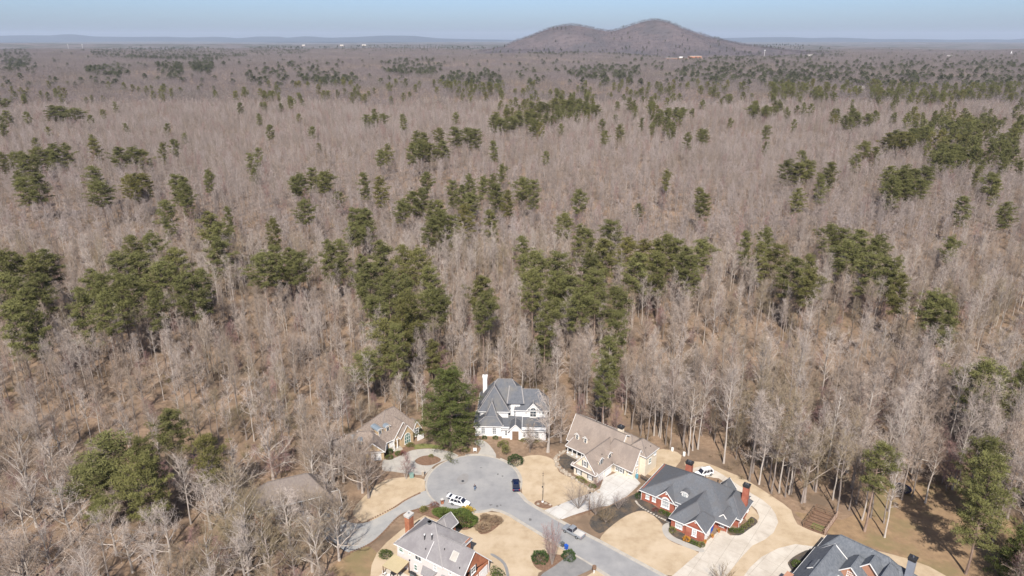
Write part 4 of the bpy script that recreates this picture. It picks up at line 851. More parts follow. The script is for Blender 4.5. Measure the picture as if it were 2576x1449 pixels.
def far_patch(seed, n=46, size=56.0, twm=None):
    rng = random.Random(seed); T, C = MB(), MB()
    for k in range(n):
        x, y = rng.uniform(-.5, .5) * size, rng.uniform(-.5, .5) * size; H = rng.uniform(16, 24); cw = rng.uniform(2.6, 4.2)
        T.add([(x - .13, y, 0), (x + .13, y, 0), (x, y, H * .9)], [(0, 1, 2)])
        for j in range(34):
            d = rdir(rng); c = Vector((x + d.x * cw * .9, y + d.y * cw * .9, H * .74 + d.z * H * .26))
            blade(C, c, (d * .5 + rdir(rng) * .8 + Vector((0, 0, .35))).normalized(), rng.uniform(1.5, 3.2), .32, rng)
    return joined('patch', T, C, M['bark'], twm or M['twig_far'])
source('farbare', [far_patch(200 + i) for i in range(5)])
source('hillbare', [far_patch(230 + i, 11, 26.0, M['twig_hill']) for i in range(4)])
PINEV = [pine(300, 22, .40, 10, 44), pine(301, 22, .33, 9.5, 46), pine(302, 22, .48, 11, 42), pine(303, 22, .38, 9, 42), pine(304, 22, .28, 10, 50), pine(305, 22, .52, 10.5, 38)]
PINEM = [(t_[0].mesh('trunk', M['bark_pine']), t_[1].mesh('crown', M['needle'])) for t_ in PINEV]
source('pine', [joined('pine', *pine(320 + i, 22, .36 + .04 * i, 10, 32, 16, .9, .28), M['bark_pine'], M['needle']) for i in range(4)])
source('pinefar', [joined('pinefar', *pine(340 + i, 21, .36, 11.5, 16, 8, 1.7, .85, sides=3, dead=0), M['bark_pine'], M['needle_far']) for i in range(3)])
def brush_mesh(seed):
    rng = random.Random(seed); C = MB()
    for k in range(10):
        a = rng.uniform(0, 6.28); d = Vector((math.cos(a) * .5, math.sin(a) * .5, 1)).normalized()
        pa, de = wander(Vector((rng.gauss(0, .25), rng.gauss(0, .25), 0)), d, rng.uniform(1.3, 2.6), 3, rng, .25, 0); strip2(C, pa, .035, .015, rng)
        for j in range(14):
            q = (.2 + .8 * j / 14) * 3; i = min(int(q), 2); p = pa[i].lerp(pa[i + 1], q - i); blade(C, p, (rdir(rng) + Vector((0, 0, .5))).normalized(), rng.uniform(.4, 1.0), .035, rng)
    return C.mesh('brush', M['brush'])
source('brush', [brush_mesh(400 + i) for i in range(4)])

# --- where things may grow
OPEN = [(-38, 129), (-34.5, 148), (-45, 149.5), (-45, 160), (-38, 170), (-24, 172), (-18, 168), (-12, 167), (-12, 184), (11, 182), (12, 166), (14, 166), (20, 171), (30, 163), (40, 160), (46, 158), (53, 153), (60, 143.5), (66, 136), (75, 132.5), (83, 141), (98, 146), (106, 138), (103, 118), (96, 100), (90, 80), (-26, 80), (-33, 104), (-40, 119)]
HOUSE_E = [(-60, 126), (-52, 122), (-36, 127), (-35, 139), (-44, 143), (-60, 141)]
def in_view(x, y, pad=26): return np.abs(x) < .83 * (.94 * y + 36) + pad - .05 * np.minimum(y, 200)
rs = np.random.RandomState(11)
def jgrid(y0, y1, cell, jit=.46):
    xm = .83 * (.94 * y1 + 36) + 26; xs = np.arange(-xm, xm, cell); ys = np.arange(y0, y1, cell); X, Y = np.meshgrid(xs, ys); X = X.ravel() + rs.uniform(-jit, jit, X.size) * cell; Y = Y.ravel() + rs.uniform(-jit, jit, Y.size) * cell
    k = in_view(X, Y); return X[k], Y[k]
PINES = [tuple(float(q) for q in s.split()) for s in "-179.8 231.1 24.6 12.8;-189.2 251.7 25.9 9.6;-184 253.4 25.1 9.6;-186.1 262.1 23.8 12.7;-174.4 229.7 23.6 10.1;-168.8 225.3 21.5 10.1;-151.3 195 28 12.2;-165.6 229.1 25.6 9.8;-192.8 249.7 27.3 9.1;-148.8 198.9 25.6 7.5;-155.5 272 26.4 10.9;-149.5 276 26.4 10.9;-150.7 252.8 25.9 13.8;-147.3 230 26.8 9.3;-142.3 225.7 26.5 9.3;-136.8 226.6 26.2 10.2;-131.2 224.5 26.2 10.2;-128.7 241.7 25.6 14;-129.7 255.7 26.7 13.2;-110.3 223.6 27.5 11.7;-115.4 208.5 26.7 7.8;-139.9 208.6 27.6 10.3;-110.7 233.9 25.3 8.6;-129.6 206.1 27.1 9;-143.5 253.5 25.5 12.3;-138.7 308.6 27.7 10.8;-132.9 302.2 24.9 10.8;-124.7 279.3 24.5 13.4;-166.9 326.9 27.8 11.6;-95.8 253.6 25.5 13.1;-94 262.8 26.3 9.5;-88.8 264.3 24.6 9.5;-83.7 256.8 25.1 10.9;-75.4 270.5 26.1 9.7;-70.2 272.9 25.5 9.7;-108.4 354.4 24 10.4;-75.1 322.3 27.7 9.4;-69.9 323.3 27 9.4;-73.8 307.7 24.2 9.2;-53.1 264.5 27.4 13.6;-41.6 256.4 27.8 10.1;-36 253.8 27.3 10.1;-30 241.9 24.5 10.3;-51.6 236.3 27.2 12.3;-43.4 228.5 26.1 10.2;-37.8 226.8 26.1 10.2;-32.2 204.8 28 10.2;-26.6 210.3 26.2 10.2;-44.3 211.3 24.2 11.8;-58.4 255 24.8 7.7;-24.4 209.8 27 7.8;-34.5 199 27.4 8.7;-37.7 191.5 23.7 10.8;-42.6 183.7 17 10;-33.3 183.2 26.3 6.9;-11.1 232.8 23.7 11.4;-9.4 206.8 26.7 9;-25.4 197.7 15 6.9;5.1 280.9 25 8.4;8.6 249.3 27.5 12.1;18.4 248.4 27.9 13.6;19.8 226.8 25.8 13.9;20.9 208 28 11;30.6 302.9 24.9 9.6;35.8 306.7 22 9.6;25.7 328.8 24.4 8.8;46.7 311.7 25.3 13.9;37.2 272.4 26.2 13.9;47.9 282.8 24.2 10.2;55.9 281.4 23.7 11.1;61.9 276.7 24 11.1;63.7 274.1 27.5 9.8;69.1 274.7 26.2 9.8;47.6 251.6 26.4 12.2;14.4 230 26.2 9.9;29.4 252.4 26 12.3;56.8 251.8 26.3 12.2;7.2 227 27.7 8.3;30.5 235 25.8 10.1;68.8 263.6 25.4 9.6;10.2 198.6 26.7 9.3;9.1 200.7 15 8.2;28.3 176.6 24.6 9;34.5 217.2 24.9 11.4;31.7 189.1 27.9 8.3;24.4 164 25.8 6.3;76.7 273 26 11.5;69.9 257.7 23.6 9.4;103.3 292 25.4 7.3;112.2 295.1 26.1 7;112.6 278.5 23.6 12.6;105.5 247.2 26.3 13.5;104.6 231.8 26.3 10.6;104.1 278.1 23.8 8.4;114.8 251.8 26.3 7.6;145.2 305.6 25.6 10.2;150.8 303.1 25.1 10.2;150.9 291.5 26.8 13.9;157.2 289.7 23.6 10.4;162.8 294.6 24 10.4;147.4 255.4 24.6 10.8;138.8 274 25.6 13.2;141.1 256.9 26.2 12.4;138.5 232.5 24.9 7.8;137.8 213.4 25.1 10.1;143.2 213.8 24.2 10.1;139.7 203.4 24.9 6.3;121.6 159.3 25.2 12.3;128.2 158.9 15 8.3;128.2 155.9 27 6;192.5 293.1 23.6 7.9;148 252.3 26.1 6.1;-90.2 134.6 19 13.6;-93.4 130.4 15 10.6;-85.6 138.4 17 7.4;-83.4 147.3 19 8.8;-90.6 126.4 9 7.9;-560.5 865.7 26.8 25.6;-546.5 864 26.6 25.6;-532.5 864.3 24.3 25.6;-571.6 802.8 25.5 13.5;-724.8 1007.5 26.6 13.1;-717.6 1009.6 24.7 13.1;-336.2 476.2 27.3 12.7;-329.2 480.2 24.6 12.7;-351.7 515.9 25 13.6;-344.3 518.3 23.6 13.6;-336.9 511.5 22.4 13.6;-350.9 531.4 25.9 12.1;-344.3 537 25.8 12.1;-365.4 498.5 24.3 9.5;-360.2 502.3 23.6 9.5;-336 562.5 27.1 12.2;-296.5 524.3 25.1 15;-288.3 526.1 24.8 15;-280.1 525.9 23.3 15;-259 428.3 25.4 13.6;-227.8 378.1 25.4 13.7;-279.6 393.7 25.3 13.8;-270.9 391.4 27.6 13.7;-299.8 416.6 24.2 8.5;-227.7 415.1 23.5 12.6;-220.9 414.5 23.9 12.6;-222.5 398.7 25.5 9.3;-192.6 394.4 27.8 10.5;-186.8 388.8 27.3 10.5;-182.9 413 27.3 7.2;-179.2 374.6 26.5 8.8;-177.9 647.5 15 8.1;-130 420.5 25.8 11;-131.6 455.6 24.8 10.4;-126 454.7 22.1 10.4;-118.3 431.8 26.1 12.5;-109.3 427.9 15 10;-138.8 331.6 24.8 5.9;-106.9 300.3 27.1 6.3;-163.3 798.7 23.7 14.7;-155.3 796.4 23.9 14.7;-147.3 798.6 23.8 14.7;-85.5 629.2 26.1 13.1;-78.3 636.4 23.6 13.1;-75.4 581.9 24.8 15.2;-67.1 580.3 23.3 15.2;-58.8 585.1 24 15.2;-102.5 538 25 10.8;-101.8 570.2 24.6 9.7;-50.1 640.1 27.4 16.7;-41 644 25.4 16.7;-31.9 636.6 26.1 16.7;-80.2 555.5 27.2 10.5;-74.4 560.4 27.4 10.5;-80.4 415.9 27.1 10.9;-91.2 427.9 27.2 9.9;-68.6 661.4 23.5 11.2;-35.7 415.4 26.3 9.5;-30.5 409.6 24.2 9.5;-19.2 437.1 24.7 9.6;-12.2 439.3 25.9 8.9;-7.9 410.2 25.4 11.9;6.7 427.4 25.6 12.4;13.8 416.4 27 10.9;-57.5 389.2 23.5 13.6;-59.8 359.6 23.7 10.6;-42.8 360.3 24.1 9.9;-37.4 359.9 24.5 9.9;-33.6 317.6 27.3 10;-28.2 320.7 25.3 10;-37.7 312.8 24.9 11.2;-23.9 379.1 25.1 13.3;-23.6 339 26.4 10;-9.3 327.8 26.1 9.7;-51.8 389.1 25.1 9.1;-74.2 336.7 24.4 11.9;-3 389.6 25 9.1;-7.8 482 24.1 8.3;-18.9 755.3 26 16.8;-9.7 751.1 23.2 16.8;-0.5 748.5 24.2 16.8;-17 797.6 26.2 13.5;6.9 790.6 27 17.6;16.5 796.2 26.1 17.6;26.1 791.3 25.2 17.6;28.5 948.7 25.7 17.5;38 944.9 25.1 17.5;47.5 945.5 23.5 17.5;57.3 977 25.9 21.5;69 966.8 24.3 21.5;80.7 972.6 26 21.5;77.4 928.6 27.7 17.1;86.7 935.4 27.5 17.1;96 927.1 26.2 17.1;95 908.1 24.1 13.3;102.3 906.5 24.2 13.3;109.6 907.9 23.4 13.3;-13.8 564.1 26.8 9.6;20.4 720.9 26 10.8;26.2 724.8 22.9 10.8;38.6 814.1 24.1 12.1;45.2 807.4 21.6 12.1;108.1 703.8 23.9 11.1;172.1 815.8 27.5 12.1;178.7 814.3 27.4 12.1;189.9 859.9 24 14.3;197.7 858.1 24 14.3;205.5 861.1 23.1 14.3;160 714.4 27.1 9.4;165.2 719.6 25.8 9.4;171.5 882 26.7 9.8;176.9 886.7 27 9.8;75.9 408.9 14 7.2;181.9 678.9 23.8 10.2;187.5 680.8 23.7 10.2;111.6 401.6 24.6 8.9;298.5 885.1 24.3 14.8;306.6 889.2 24 14.8;314.7 886.7 22.6 14.8;310.6 870.9 25.3 12.2;192.1 480.1 25.1 14.3;199.9 476.5 23.8 14.3;207.7 486.1 23.5 14.3;212.9 460.4 26.9 13.3;164.9 394.2 24.2 9.7;99.1 443.2 26.6 6.4;358.5 967.2 26.9 12.4;365.3 965.8 25.5 12.4;291 576.1 26.4 11.8;297.4 569.4 23.6 11.8;240.3 439.5 26.9 12.5;247.1 435.8 25.3 12.5;255.2 446.3 26.7 13.7;262.7 447.2 24.3 13.7;270.2 450.5 24.7 13.7;232.1 415.1 24.5 13.5;239.5 417.7 22.6 13.5;246.9 415.2 23 13.5;224.5 403.5 27.3 11.7;238.3 356.9 26.1 10.9;296.1 424.5 24.7 12.3;288.7 407.6 24.5 8.3;255.9 351.3 23.6 9.9;357.9 761.2 25.7 11.3;364.1 759.4 23.9 11.3;386 788.7 24.9 13.1;393.2 782.5 25.4 13.1;343.3 637.6 25.7 16.7;352.4 635.9 25.6 16.7;361.5 640.4 24.6 16.7;357.2 652.2 25.7 14.6;365.1 653.7 24 14.6;373 652.4 26 14.6;376 661.2 25.6 14.9;384.1 661.2 25.1 14.9;392.2 666.2 26 14.9;350 554.8 27.3 12.6;356.8 554.3 25.1 12.6;353.5 552.6 24.3 10.4;359.1 553.8 24.5 10.4;409 854.6 24.6 9.5;414.2 850.7 23.2 9.5;378.3 833.9 26.8 9.3;383.3 833.9 26.7 9.3".split(';')]
CLUS = [tuple(float(q) for q in s.split()) for s in "2521 7093.9 -0.702 -0.661 60;3257.2 8111.8 -0.576 -0.364 260;4590.4 8111.8 -0.363 -0.276 60;5312.6 8518.9 -0.276 -0.021 90;1868.7 2521 -0.589 -0.531 22;1827.4 2726.8 -0.487 -0.454 16;1934.3 3257.2 -0.443 -0.410 26;1430.3 2726.8 -0.367 -0.213 60;2004.5 3257.2 -0.180 -0.097 40;1216.9 2189.5 -0.101 -0.010 70;1417.9 1678.7 -0.269 -0.220 12;3855.2 8968.9 0.000 0.115 90;4040.2 8968.9 0.115 0.224 60;1678.7 2818.8 0.078 0.177 40;3257.2 10027.8 0.170 0.453 160;1645.2 3257.2 0.226 0.456 70;1190.1 1566.9 0.358 0.411 22;1430.3 2726.8 0.446 0.622 80;1057.9 1468.7 0.495 0.639 50;1172.9 5312.6 0.622 0.708 60;675.3 962.9 0.557 0.653 26;499.7 962.9 0.630 0.730 46;499.7 675.3 0.594 0.657 14;974.6 1244.8 -0.360 -0.288 12;1079.1 1284.1 -0.229 -0.213 3;815.2 1216.9 -0.027 0.124 26;705.8 1093.7 0.141 0.242 10;1934.3 2521 -0.706 -0.652 8;815.2 1430.3 0.341 0.564 14;1172.9 1645.2 0.007 0.339 20".split(';')]
PX = np.array([p[0] for p in PINES]); PY = np.array([p[1] for p in PINES])
# --- bare trees, near belt
bx_, by_ = jgrid(96, 330, 4.5)
k = ~inside(OPEN, bx_, by_) & ~inside(HOUSE_E, bx_, by_) & (rs.uniform(size=bx_.size) > .12)
clear = (np.hypot((bx_ - 110) / 88, (by_ - 218) / 30) < 1) & (rs.uniform(size=bx_.size) < .55)     # the thin, brushy ground on the right
clear |= (np.hypot((bx_ + 92) / 40, (by_ - 168) / 24) < 1) & (rs.uniform(size=bx_.size) < .4)
clear |= (bx_ < -36) & (by_ < 142) & (rs.uniform(size=bx_.size) < .42)
k &= ~clear
bx_, by_ = bx_[k], by_[k]
near = np.ones(bx_.size, bool)
for i in range(bx_.size): near[i] = np.min(np.hypot(PX - bx_[i], (PY - by_[i]))) > 2.2
bx_, by_ = bx_[near], by_[near]
order = np.argsort(by_); bx_, by_ = bx_[order], by_[order]
EXPLICIT = [  # x, y, variant, scale: trees that stand out in the photograph
    (9.6, 159.3, 7, 1.12, 'broad bare oak with forked limbs at the right of the white house'), (4.8, 159.1, 10, .95, 'small bare tree in front of the white house entrance'), (13.4, 164.0, 8, .8, 'bare tree with crooked limbs between the white and cream houses'),
    (-34.5, 139.6, 8, .78, 'bare shade tree with thick dark trunk on the left lawn'), (-26.5, 147.9, 11, .75, 'slender bare tree by the tan house driveway'),
    (-41, 121.5, 9, .92, 'large pale bare tree over the end of the grey driveway'), (-47.5, 121, 7, 1.0, 'large pale bare tree in front of the brick house'), (-55, 117, 9, 1.02, 'spreading pale bare tree left of the brick house wall'), (-62, 124, 7, .95, 'broad bare tree beside the left end of the brick house'), (-44, 112, 8, .85, 'crooked bare tree at the bottom edge left of the canopy'), (-58, 107, 9, .95, 'pale forked bare tree at the bottom edge, farther left'), (-72, 118, 7, .9, 'broad bare tree beside the rounded pine on the left'),
    (-37.6, 143.0, 8, .72, 'bare tree behind the left lawn by the tan garage'), (-42, 146, 7, .8, 'bare tree in front of the tan house garage'), (-48, 141, 9, .85, 'bare tree behind the brick house'), (-40.5, 149.5, 12, 1.0, 'twiggy bare tree in front of the tan garage door'), (-45.5, 148.6, 6, .72, 'bare tree left of the tan garage, before the blossom'), (-51, 149, 8, .8, 'broad bare tree left of the blossom tree'), (-51.5, 120.4, 8, .95, 'crooked bare tree in front of the brick house corner'), (-38.2, 126.0, 6, .85, 'bare tree hanging over the white garage doors'), (-45.2, 124.6, 6, .9, 'bare tree in front of the brick house garage wall'), (-36.4, 141.6, 9, .72, 'pale bare tree at the back corner of the left lawn'), (-43.4, 137.6, 7, .7, 'bare tree rising right behind the brick house roof'), (-40.8, 152.6, 10, 1.1, 'small bare tree right in front of the tan garage gable'), (-36.2, 150.8, 12, .9, 'short twiggy bare tree at the tan garage drive'), (-56.5, 121.5, 6, .95, 'broad bare tree over the left end of the brick house roof'), (-49, 124.2, 12, 1.1, 'short twiggy tree against the brick house wall'), (-42.2, 128.4, 10, 1.1, 'small bare tree in front of the brick house garage doors'), (-36.6, 118.4, 9, .8, 'pale bare tree at the near end of the grey driveway'), (-53.5, 112.5, 7, 1.0, 'large pale bare tree at the bottom edge below the brick house')]
edge = [(35.8, 167.1), (41.1, 166.3), (41.8, 162.8), (46.3, 161.2), (48.5, 160), (25.7, 176.3), (19.8, 178.3), (61.3, 145.0), (63.1, 141.4), (65.9, 140.0), (67.2, 141), (68.9, 137.6), (73.9, 142.7), (76.9, 138.9), (75.2, 133.2), (82.0, 137.7), (80.4, 131.5), (82.8, 132.3), (84.8, 130.3), (82.6, 125.6), (93.4, 138.9), (96.5, 140.0), (98.4, 137.7), (88, 134.5), (79, 135)]
def sector(x, y):
    u = x / (.94 * y + 36)            # where it stands across the view
    for lim, ph in ((-.62, 'at the far left edge'), (-.50, 'left of the rounded left pines'), (-.40, 'above the brick house on the left'), (-.30, 'between the brick and tan houses'), (-.20, 'behind the tan house'), (-.09, 'behind the big evergreen'), (.02, 'behind the white house'), (.10, 'between the white and cream houses'), (.19, 'behind the cream house'), (.30, 'behind the red brick house'), (.40, 'behind the brick house drive'), (.50, 'above the timber enclosure'), (.61, 'above the trampoline')):
        if u < lim: return ph
    return 'at the far right edge'
def zone(x, y, v=0):
    look = ['slim grey', 'pale barked', 'thin grey', 'tall brown', 'pale slender', 'tall grey', 'broad crowned', 'spreading pale', 'wide brown', 'large forked pale', 'small brown', 'small reddish', 'short twiggy'][v]
    front = 118 if x < -40 else (150 if x > 55 else 182)
    row = 'in the front row' if y < front + 14 else ('a little way back' if y < front + 34 else 'deep in the wood')
    return '%s bare tree %s, %s' % (look, row, sector(x, y)), 'bare woodland trees'
def add_tree(name, label, group, meshes, x, y, rz, s, sz, cat='tree'):
    o = thing(name, label, cat, (x, y, float(terrain(x, y)) - .05), rz, group); o.scale = (s, s, sz)
    put('trunk', meshes[0], o); put('crown', meshes[1], o); return o
for x, y, v, s, lab in EXPLICIT: add_tree('bare_tree', lab, 'bare trees around the houses', BARE[v], x, y, x * 1.7, s, s)
for i, (x, y) in enumerate(edge):
    lab, gr = zone(x, y, i % 6); add_tree('bare_tree', lab, gr, BARE[i % 6], x, y, i * 1.3, rs.uniform(.85, 1.0), rs.uniform(.85, 1.02))
NB = 300 - len(EXPLICIT) - len(edge)
def pick(x, y):
    if y < 150 and x < -36: return [6, 7, 9, 9, 10, 11, 12, 1, 7][rs.randint(9)]
    u = rs.uniform()
    return rs.randint(6) if u < .56 else (6 + rs.randint(4) if u < .66 else 10 + rs.randint(3))
vis = 0; rest = []
for x, y in zip(bx_, by_):
    v = pick(x, y); lowf = .5 + .5 * math.sin(x / 37 + 1.5 * math.sin(y / 29)) * math.cos(y / 33 + x / 90)
    s = rs.uniform(.95, 1.2) if (x > 18 and y < 188) else rs.uniform(.56, .84) + .16 * lowf
    if x < -36 and y < 150: s = rs.uniform(.75, 1.0)
    s = s * (1.0 if v < 10 else 1.05); sz = s * rs.uniform(.92, 1.1); rz = rs.uniform(0, 6.28)
    if vis < NB and abs(x) < .74 * (.94 * y + 36) - 2:
        lab, gr = zone(x, y, v); add_tree('bare_tree', lab, gr, BARE[v], x, y, rz, s, sz); vis += 1
    else:
        rest.append((x, y, terrain(x, y) - .05, rz, s, sz, {6: 6, 7: 7, 8: 6, 9: 7, 10: 8, 11: 9, 12: 10}.get(v, v)))
scatter('bare_woodland', 'bare', rest)['label'] = 'bare grey-brown woodland reaching back behind the houses'
mx, my = jgrid(330, 1150, 5.5, .62); kk = rs.uniform(size=mx.size) > .06 + .4 * np.clip(np.sin(mx / 31 + 2 * np.sin(my / 57)) * np.sin(my / 43 + 1.3 * np.sin(mx / 71)) - .25, 0, 1); mx, my = mx[kk], my[kk]
mz = terrain(mx, my)
hf = .85 + .15 * np.sin(mx / 61 + 1.7 * np.sin(my / 83)) * np.cos(my / 71 + mx / 140)
pt = np.stack([mx, my, mz, rs.uniform(0, 6.28, mx.size), rs.uniform(.62, 1.18, mx.size), rs.uniform(.72, 1.15, mx.size) * hf, np.where(rs.uniform(size=mx.size) < .95, rs.randint(0, 5, mx.size), 5)], -1)
scatter('bare_woodland', 'baremid', pt)['label'] = 'bare mauve-grey woodland in the middle distance'
fx, fy = jgrid(1130, 6700, 50.0, .3); fz = terrain(fx, fy)
keep = ~((np.abs(fx - 950) < 900) & (np.abs(fy - 5000) < 620)) & ~((fx / fy > .20) & (fx / fy < .275) & (fy > 3560) & (fy < 4110)); fx, fy, fz = fx[keep], fy[keep], fz[keep]
# the mountain carries the same trees on its slopes
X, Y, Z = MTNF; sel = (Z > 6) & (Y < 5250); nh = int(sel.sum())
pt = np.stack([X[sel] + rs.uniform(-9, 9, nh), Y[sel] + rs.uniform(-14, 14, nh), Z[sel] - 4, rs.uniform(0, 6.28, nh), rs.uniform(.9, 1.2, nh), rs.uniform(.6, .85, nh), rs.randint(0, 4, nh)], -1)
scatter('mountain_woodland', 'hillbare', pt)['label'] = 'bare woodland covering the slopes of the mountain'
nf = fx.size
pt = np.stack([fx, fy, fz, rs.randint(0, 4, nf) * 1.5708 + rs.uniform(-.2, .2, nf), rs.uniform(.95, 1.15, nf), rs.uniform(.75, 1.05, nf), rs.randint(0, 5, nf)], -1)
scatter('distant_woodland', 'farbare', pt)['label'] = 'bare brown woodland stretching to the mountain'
# --- pines
def pine_label(x, y, cw=9.0):
    d = 'nearest belt of pines' if y < 205 else ('second belt of pines' if y < 255 else ('middle of the wood' if y < 340 else ('back of the wood' if y < 520 else 'far back towards the horizon')))
    lk = 'wide crowned' if cw > 13.5 else ('full crowned' if cw > 11 else ('medium' if cw > 8 else 'slender'))
    return '%s green pine, %s, %s' % (lk, d, sector(x, y)), 'pines in the wood'
for i, (x, y, hh, cw) in enumerate(PINES):
    v = (i * 5 + 1) % 6; lab, gr = pine_label(x, y, cw)
    if cw < 6: v = 3
    o = add_tree('pine_tree', lab, gr, PINEM[v], x, y, i * 2.1, cw / 8.3, hh / 22)
    if i == len(PINES): break
rp_ = []; idx = 0
extra = 300 - len(PINES) - 6
cl = []
for (yn, yf, a0, a1, n) in CLUS:
    for _ in range(int(n * (1.9 if yn < 1600 else 5.0))):
        while True:
            u, v = rs.uniform(-1, 1), rs.uniform(-1, 1)
            if u * u + v * v < 1.15: break
        ty = (1 / yn + (1 / yf - 1 / yn) * (v + 1) / 2); y = 1 / ty; x = y * ((a0 + a1) / 2 + (a1 - a0) / 2 * u); cl.append((x, y))
for _ in range(5200):                               # loose single pines, commoner to the right
    y = 1 / rs.uniform(1 / 7000, 1 / 1100); a = rs.uniform(-.74, .76); 
    if rs.uniform() < (.22 + .9 * max(0, a + .1)) * (1 if y > 2200 else .45): cl.append((a * y, y))
for _ in range(70):
    y = rs.uniform(380, 1100); a = rs.uniform(-.74, .76); cl.append((a * y, y))
cl.sort(key=lambda p: p[1])
mids, fars = [], []
for x, y in cl:
    if .20 < x / y < .275 and 3520 < y < 4130: continue
    s = rs.uniform(.85, 1.25); r_ = (x, y, float(terrain(x, y)) - .1, rs.uniform(0, 6.28), s, s * rs.uniform(.9, 1.1), 0)
    if extra > 0 and y < 1000:
        v = rs.randint(6); lab, gr = pine_label(x, y, s * 9.5); add_tree('pine_tree', lab, gr, PINEM[v], x, y, r_[3], s * .95, s); extra -= 1
    elif y < 1500: mids.append(r_[:6] + (rs.randint(4),))
    else: fars.append(r_[:4] + (s * 1.25, r_[5] * .95, rs.randint(3)))
if mids: scatter('pine_woodland', 'pine', mids)['label'] = 'scattered green pines in the middle distance'
sel = (Z > 10) & (Y < 5000) & (rs.uniform(size=Z.shape) < .16 * np.clip(1.4 - Z / 100, 0.10, 1.4))
for x, y, z in zip(X[sel], Y[sel], Z[sel]): fars.append((x, y, z - 3, rs.uniform(0, 6.28), rs.uniform(.8, 1.1), rs.uniform(.8, 1.05), rs.randint(3)))
scatter('distant_pine_woodland', 'pinefar', fars)['label'] = 'dark green bands of distant pines towards the horizon'
# conifers that stand by the houses
def conifer(name, label, x, y, H, base, W, seed, nb, nn, m, conical=False, rz=0.0, **kw):
    T, C = pine(seed, H, base, W, nb, nn, conical=conical, dead=0, **kw); return add_tree(name, label, None, (T.mesh('trunk', M['bark_pine']), C.mesh('crown', m)), x, y, rz, 1, 1)
def big_evergreen():
    rng = random.Random(77); T, C = MB(), MB(); H = 22.5
    T.tube([(0, 0, H * i / 6) for i in range(7)], [.5 * (1 - .14 * i) for i in range(7)], 8)
    lobes = [(rng.uniform(0, 6.28), rng.uniform(.1, .8), rng.uniform(.75, 1.25)) for _ in range(9)]
    for k in range(140):
        fr = (k + rng.random()) / 140; z = H * (.06 + .92 * fr); az = k * 2.399 + rng.uniform(-.4, .4); prof = math.sin(math.pi * min(1, (.32 + .67 * fr))) ** .45
        mul = 1.0
        for la, lz, lm in lobes:
            if math.cos(az - la) > .55 and abs(fr - lz) < .14: mul *= lm
        ln = 8.0 * prof * rng.uniform(.7, 1.10) * min(max(mul, .7), 1.25) + .5; el = R(rng.uniform(-8, 16) + 42 * fr * fr); d = Vector((math.cos(az) * math.cos(el), math.sin(az) * math.cos(el), math.sin(el)))
        pa, de = wander(Vector((0, 0, z)), d, ln, 3, rng, .14, .03); T.tube(pa, [.1, .07, .045, .02], 3, False)
        nj = int(2 + ln * .9)
        for j in range(nj):
            t = (.3 + .72 * (j + rng.random() * .6) / nj) * 3; i = min(int(t), 2); c = pa[i].lerp(pa[i + 1], t - i) + Vector((rng.gauss(0, .55), rng.gauss(0, .55), rng.uniform(-.15, .35))); needle_clump(C, c, rng.uniform(.55, 1.2), rng.randint(22, 46), rng, .6, .13, .55)
    return add_tree('evergreen_tree', 'big dense dark green evergreen left of the white house', None, (T.mesh('trunk', M['bark_pine']), C.mesh('crown', M['needle_dark'])), -16.4, 161.6, 0, 1.0, 1.0)
big_evergreen()
conifer('pine_tree', 'tall pine with bare trunk in the rough grass right of the timber enclosure', 79.1, 127.6, 22, .46, 9.5, 91, 42, 46, M['needle'])
conifer('pine_tree', 'very tall loose pine in the yard at the lower right', 93.7, 114.4, 27, .24, 13.5, 92, 74, 44, M['needle'])
conifer('pine_tree', 'full pine at the right edge beyond the very tall yard pine', 104.5, 128, 22, .3, 13, 96, 60, 44, M['needle'])
conifer('pine_tree', 'pine at the right edge above the trampoline', 122, 158, 22, .35, 14, 97, 56, 44, M['needle'])
conifer('spruce_tree', 'dark bushy conifer in the bottom right corner', 101.5, 112.5, 13, .03, 10.5, 93, 70, 40, M['needle_dark'], True)
conifer('pine_tree', 'rounded yellow-green pine on the left beyond the bare oaks', -79, 126.5, 19, .2, 14.5, 94, 70, 44, M['needle'])
conifer('pine_tree', 'pine behind the rounded one on the left, nearest to the brick house', -68.5, 134, 20, .4, 10, 95, 42, 44, M['needle'])
# undergrowth
ux, uy = jgrid(100, 420, 3.4); k = ~inside(OPEN, ux, uy) & ~inside(HOUSE_E, ux, uy) & (rs.uniform(size=ux.size) > .3); ux, uy = ux[k], uy[k]; nu = ux.size
sc_ = rs.uniform(.5, 1.35, nu); pt = np.stack([ux, uy, terrain(ux, uy) - .05, rs.uniform(0, 6.28, nu), sc_, sc_ * rs.uniform(.6, 1.0, nu), rs.randint(0, 4, nu)], -1)
scatter('undergrowth', 'brush', pt)['label'] = 'brown leafless undergrowth beneath the trees'

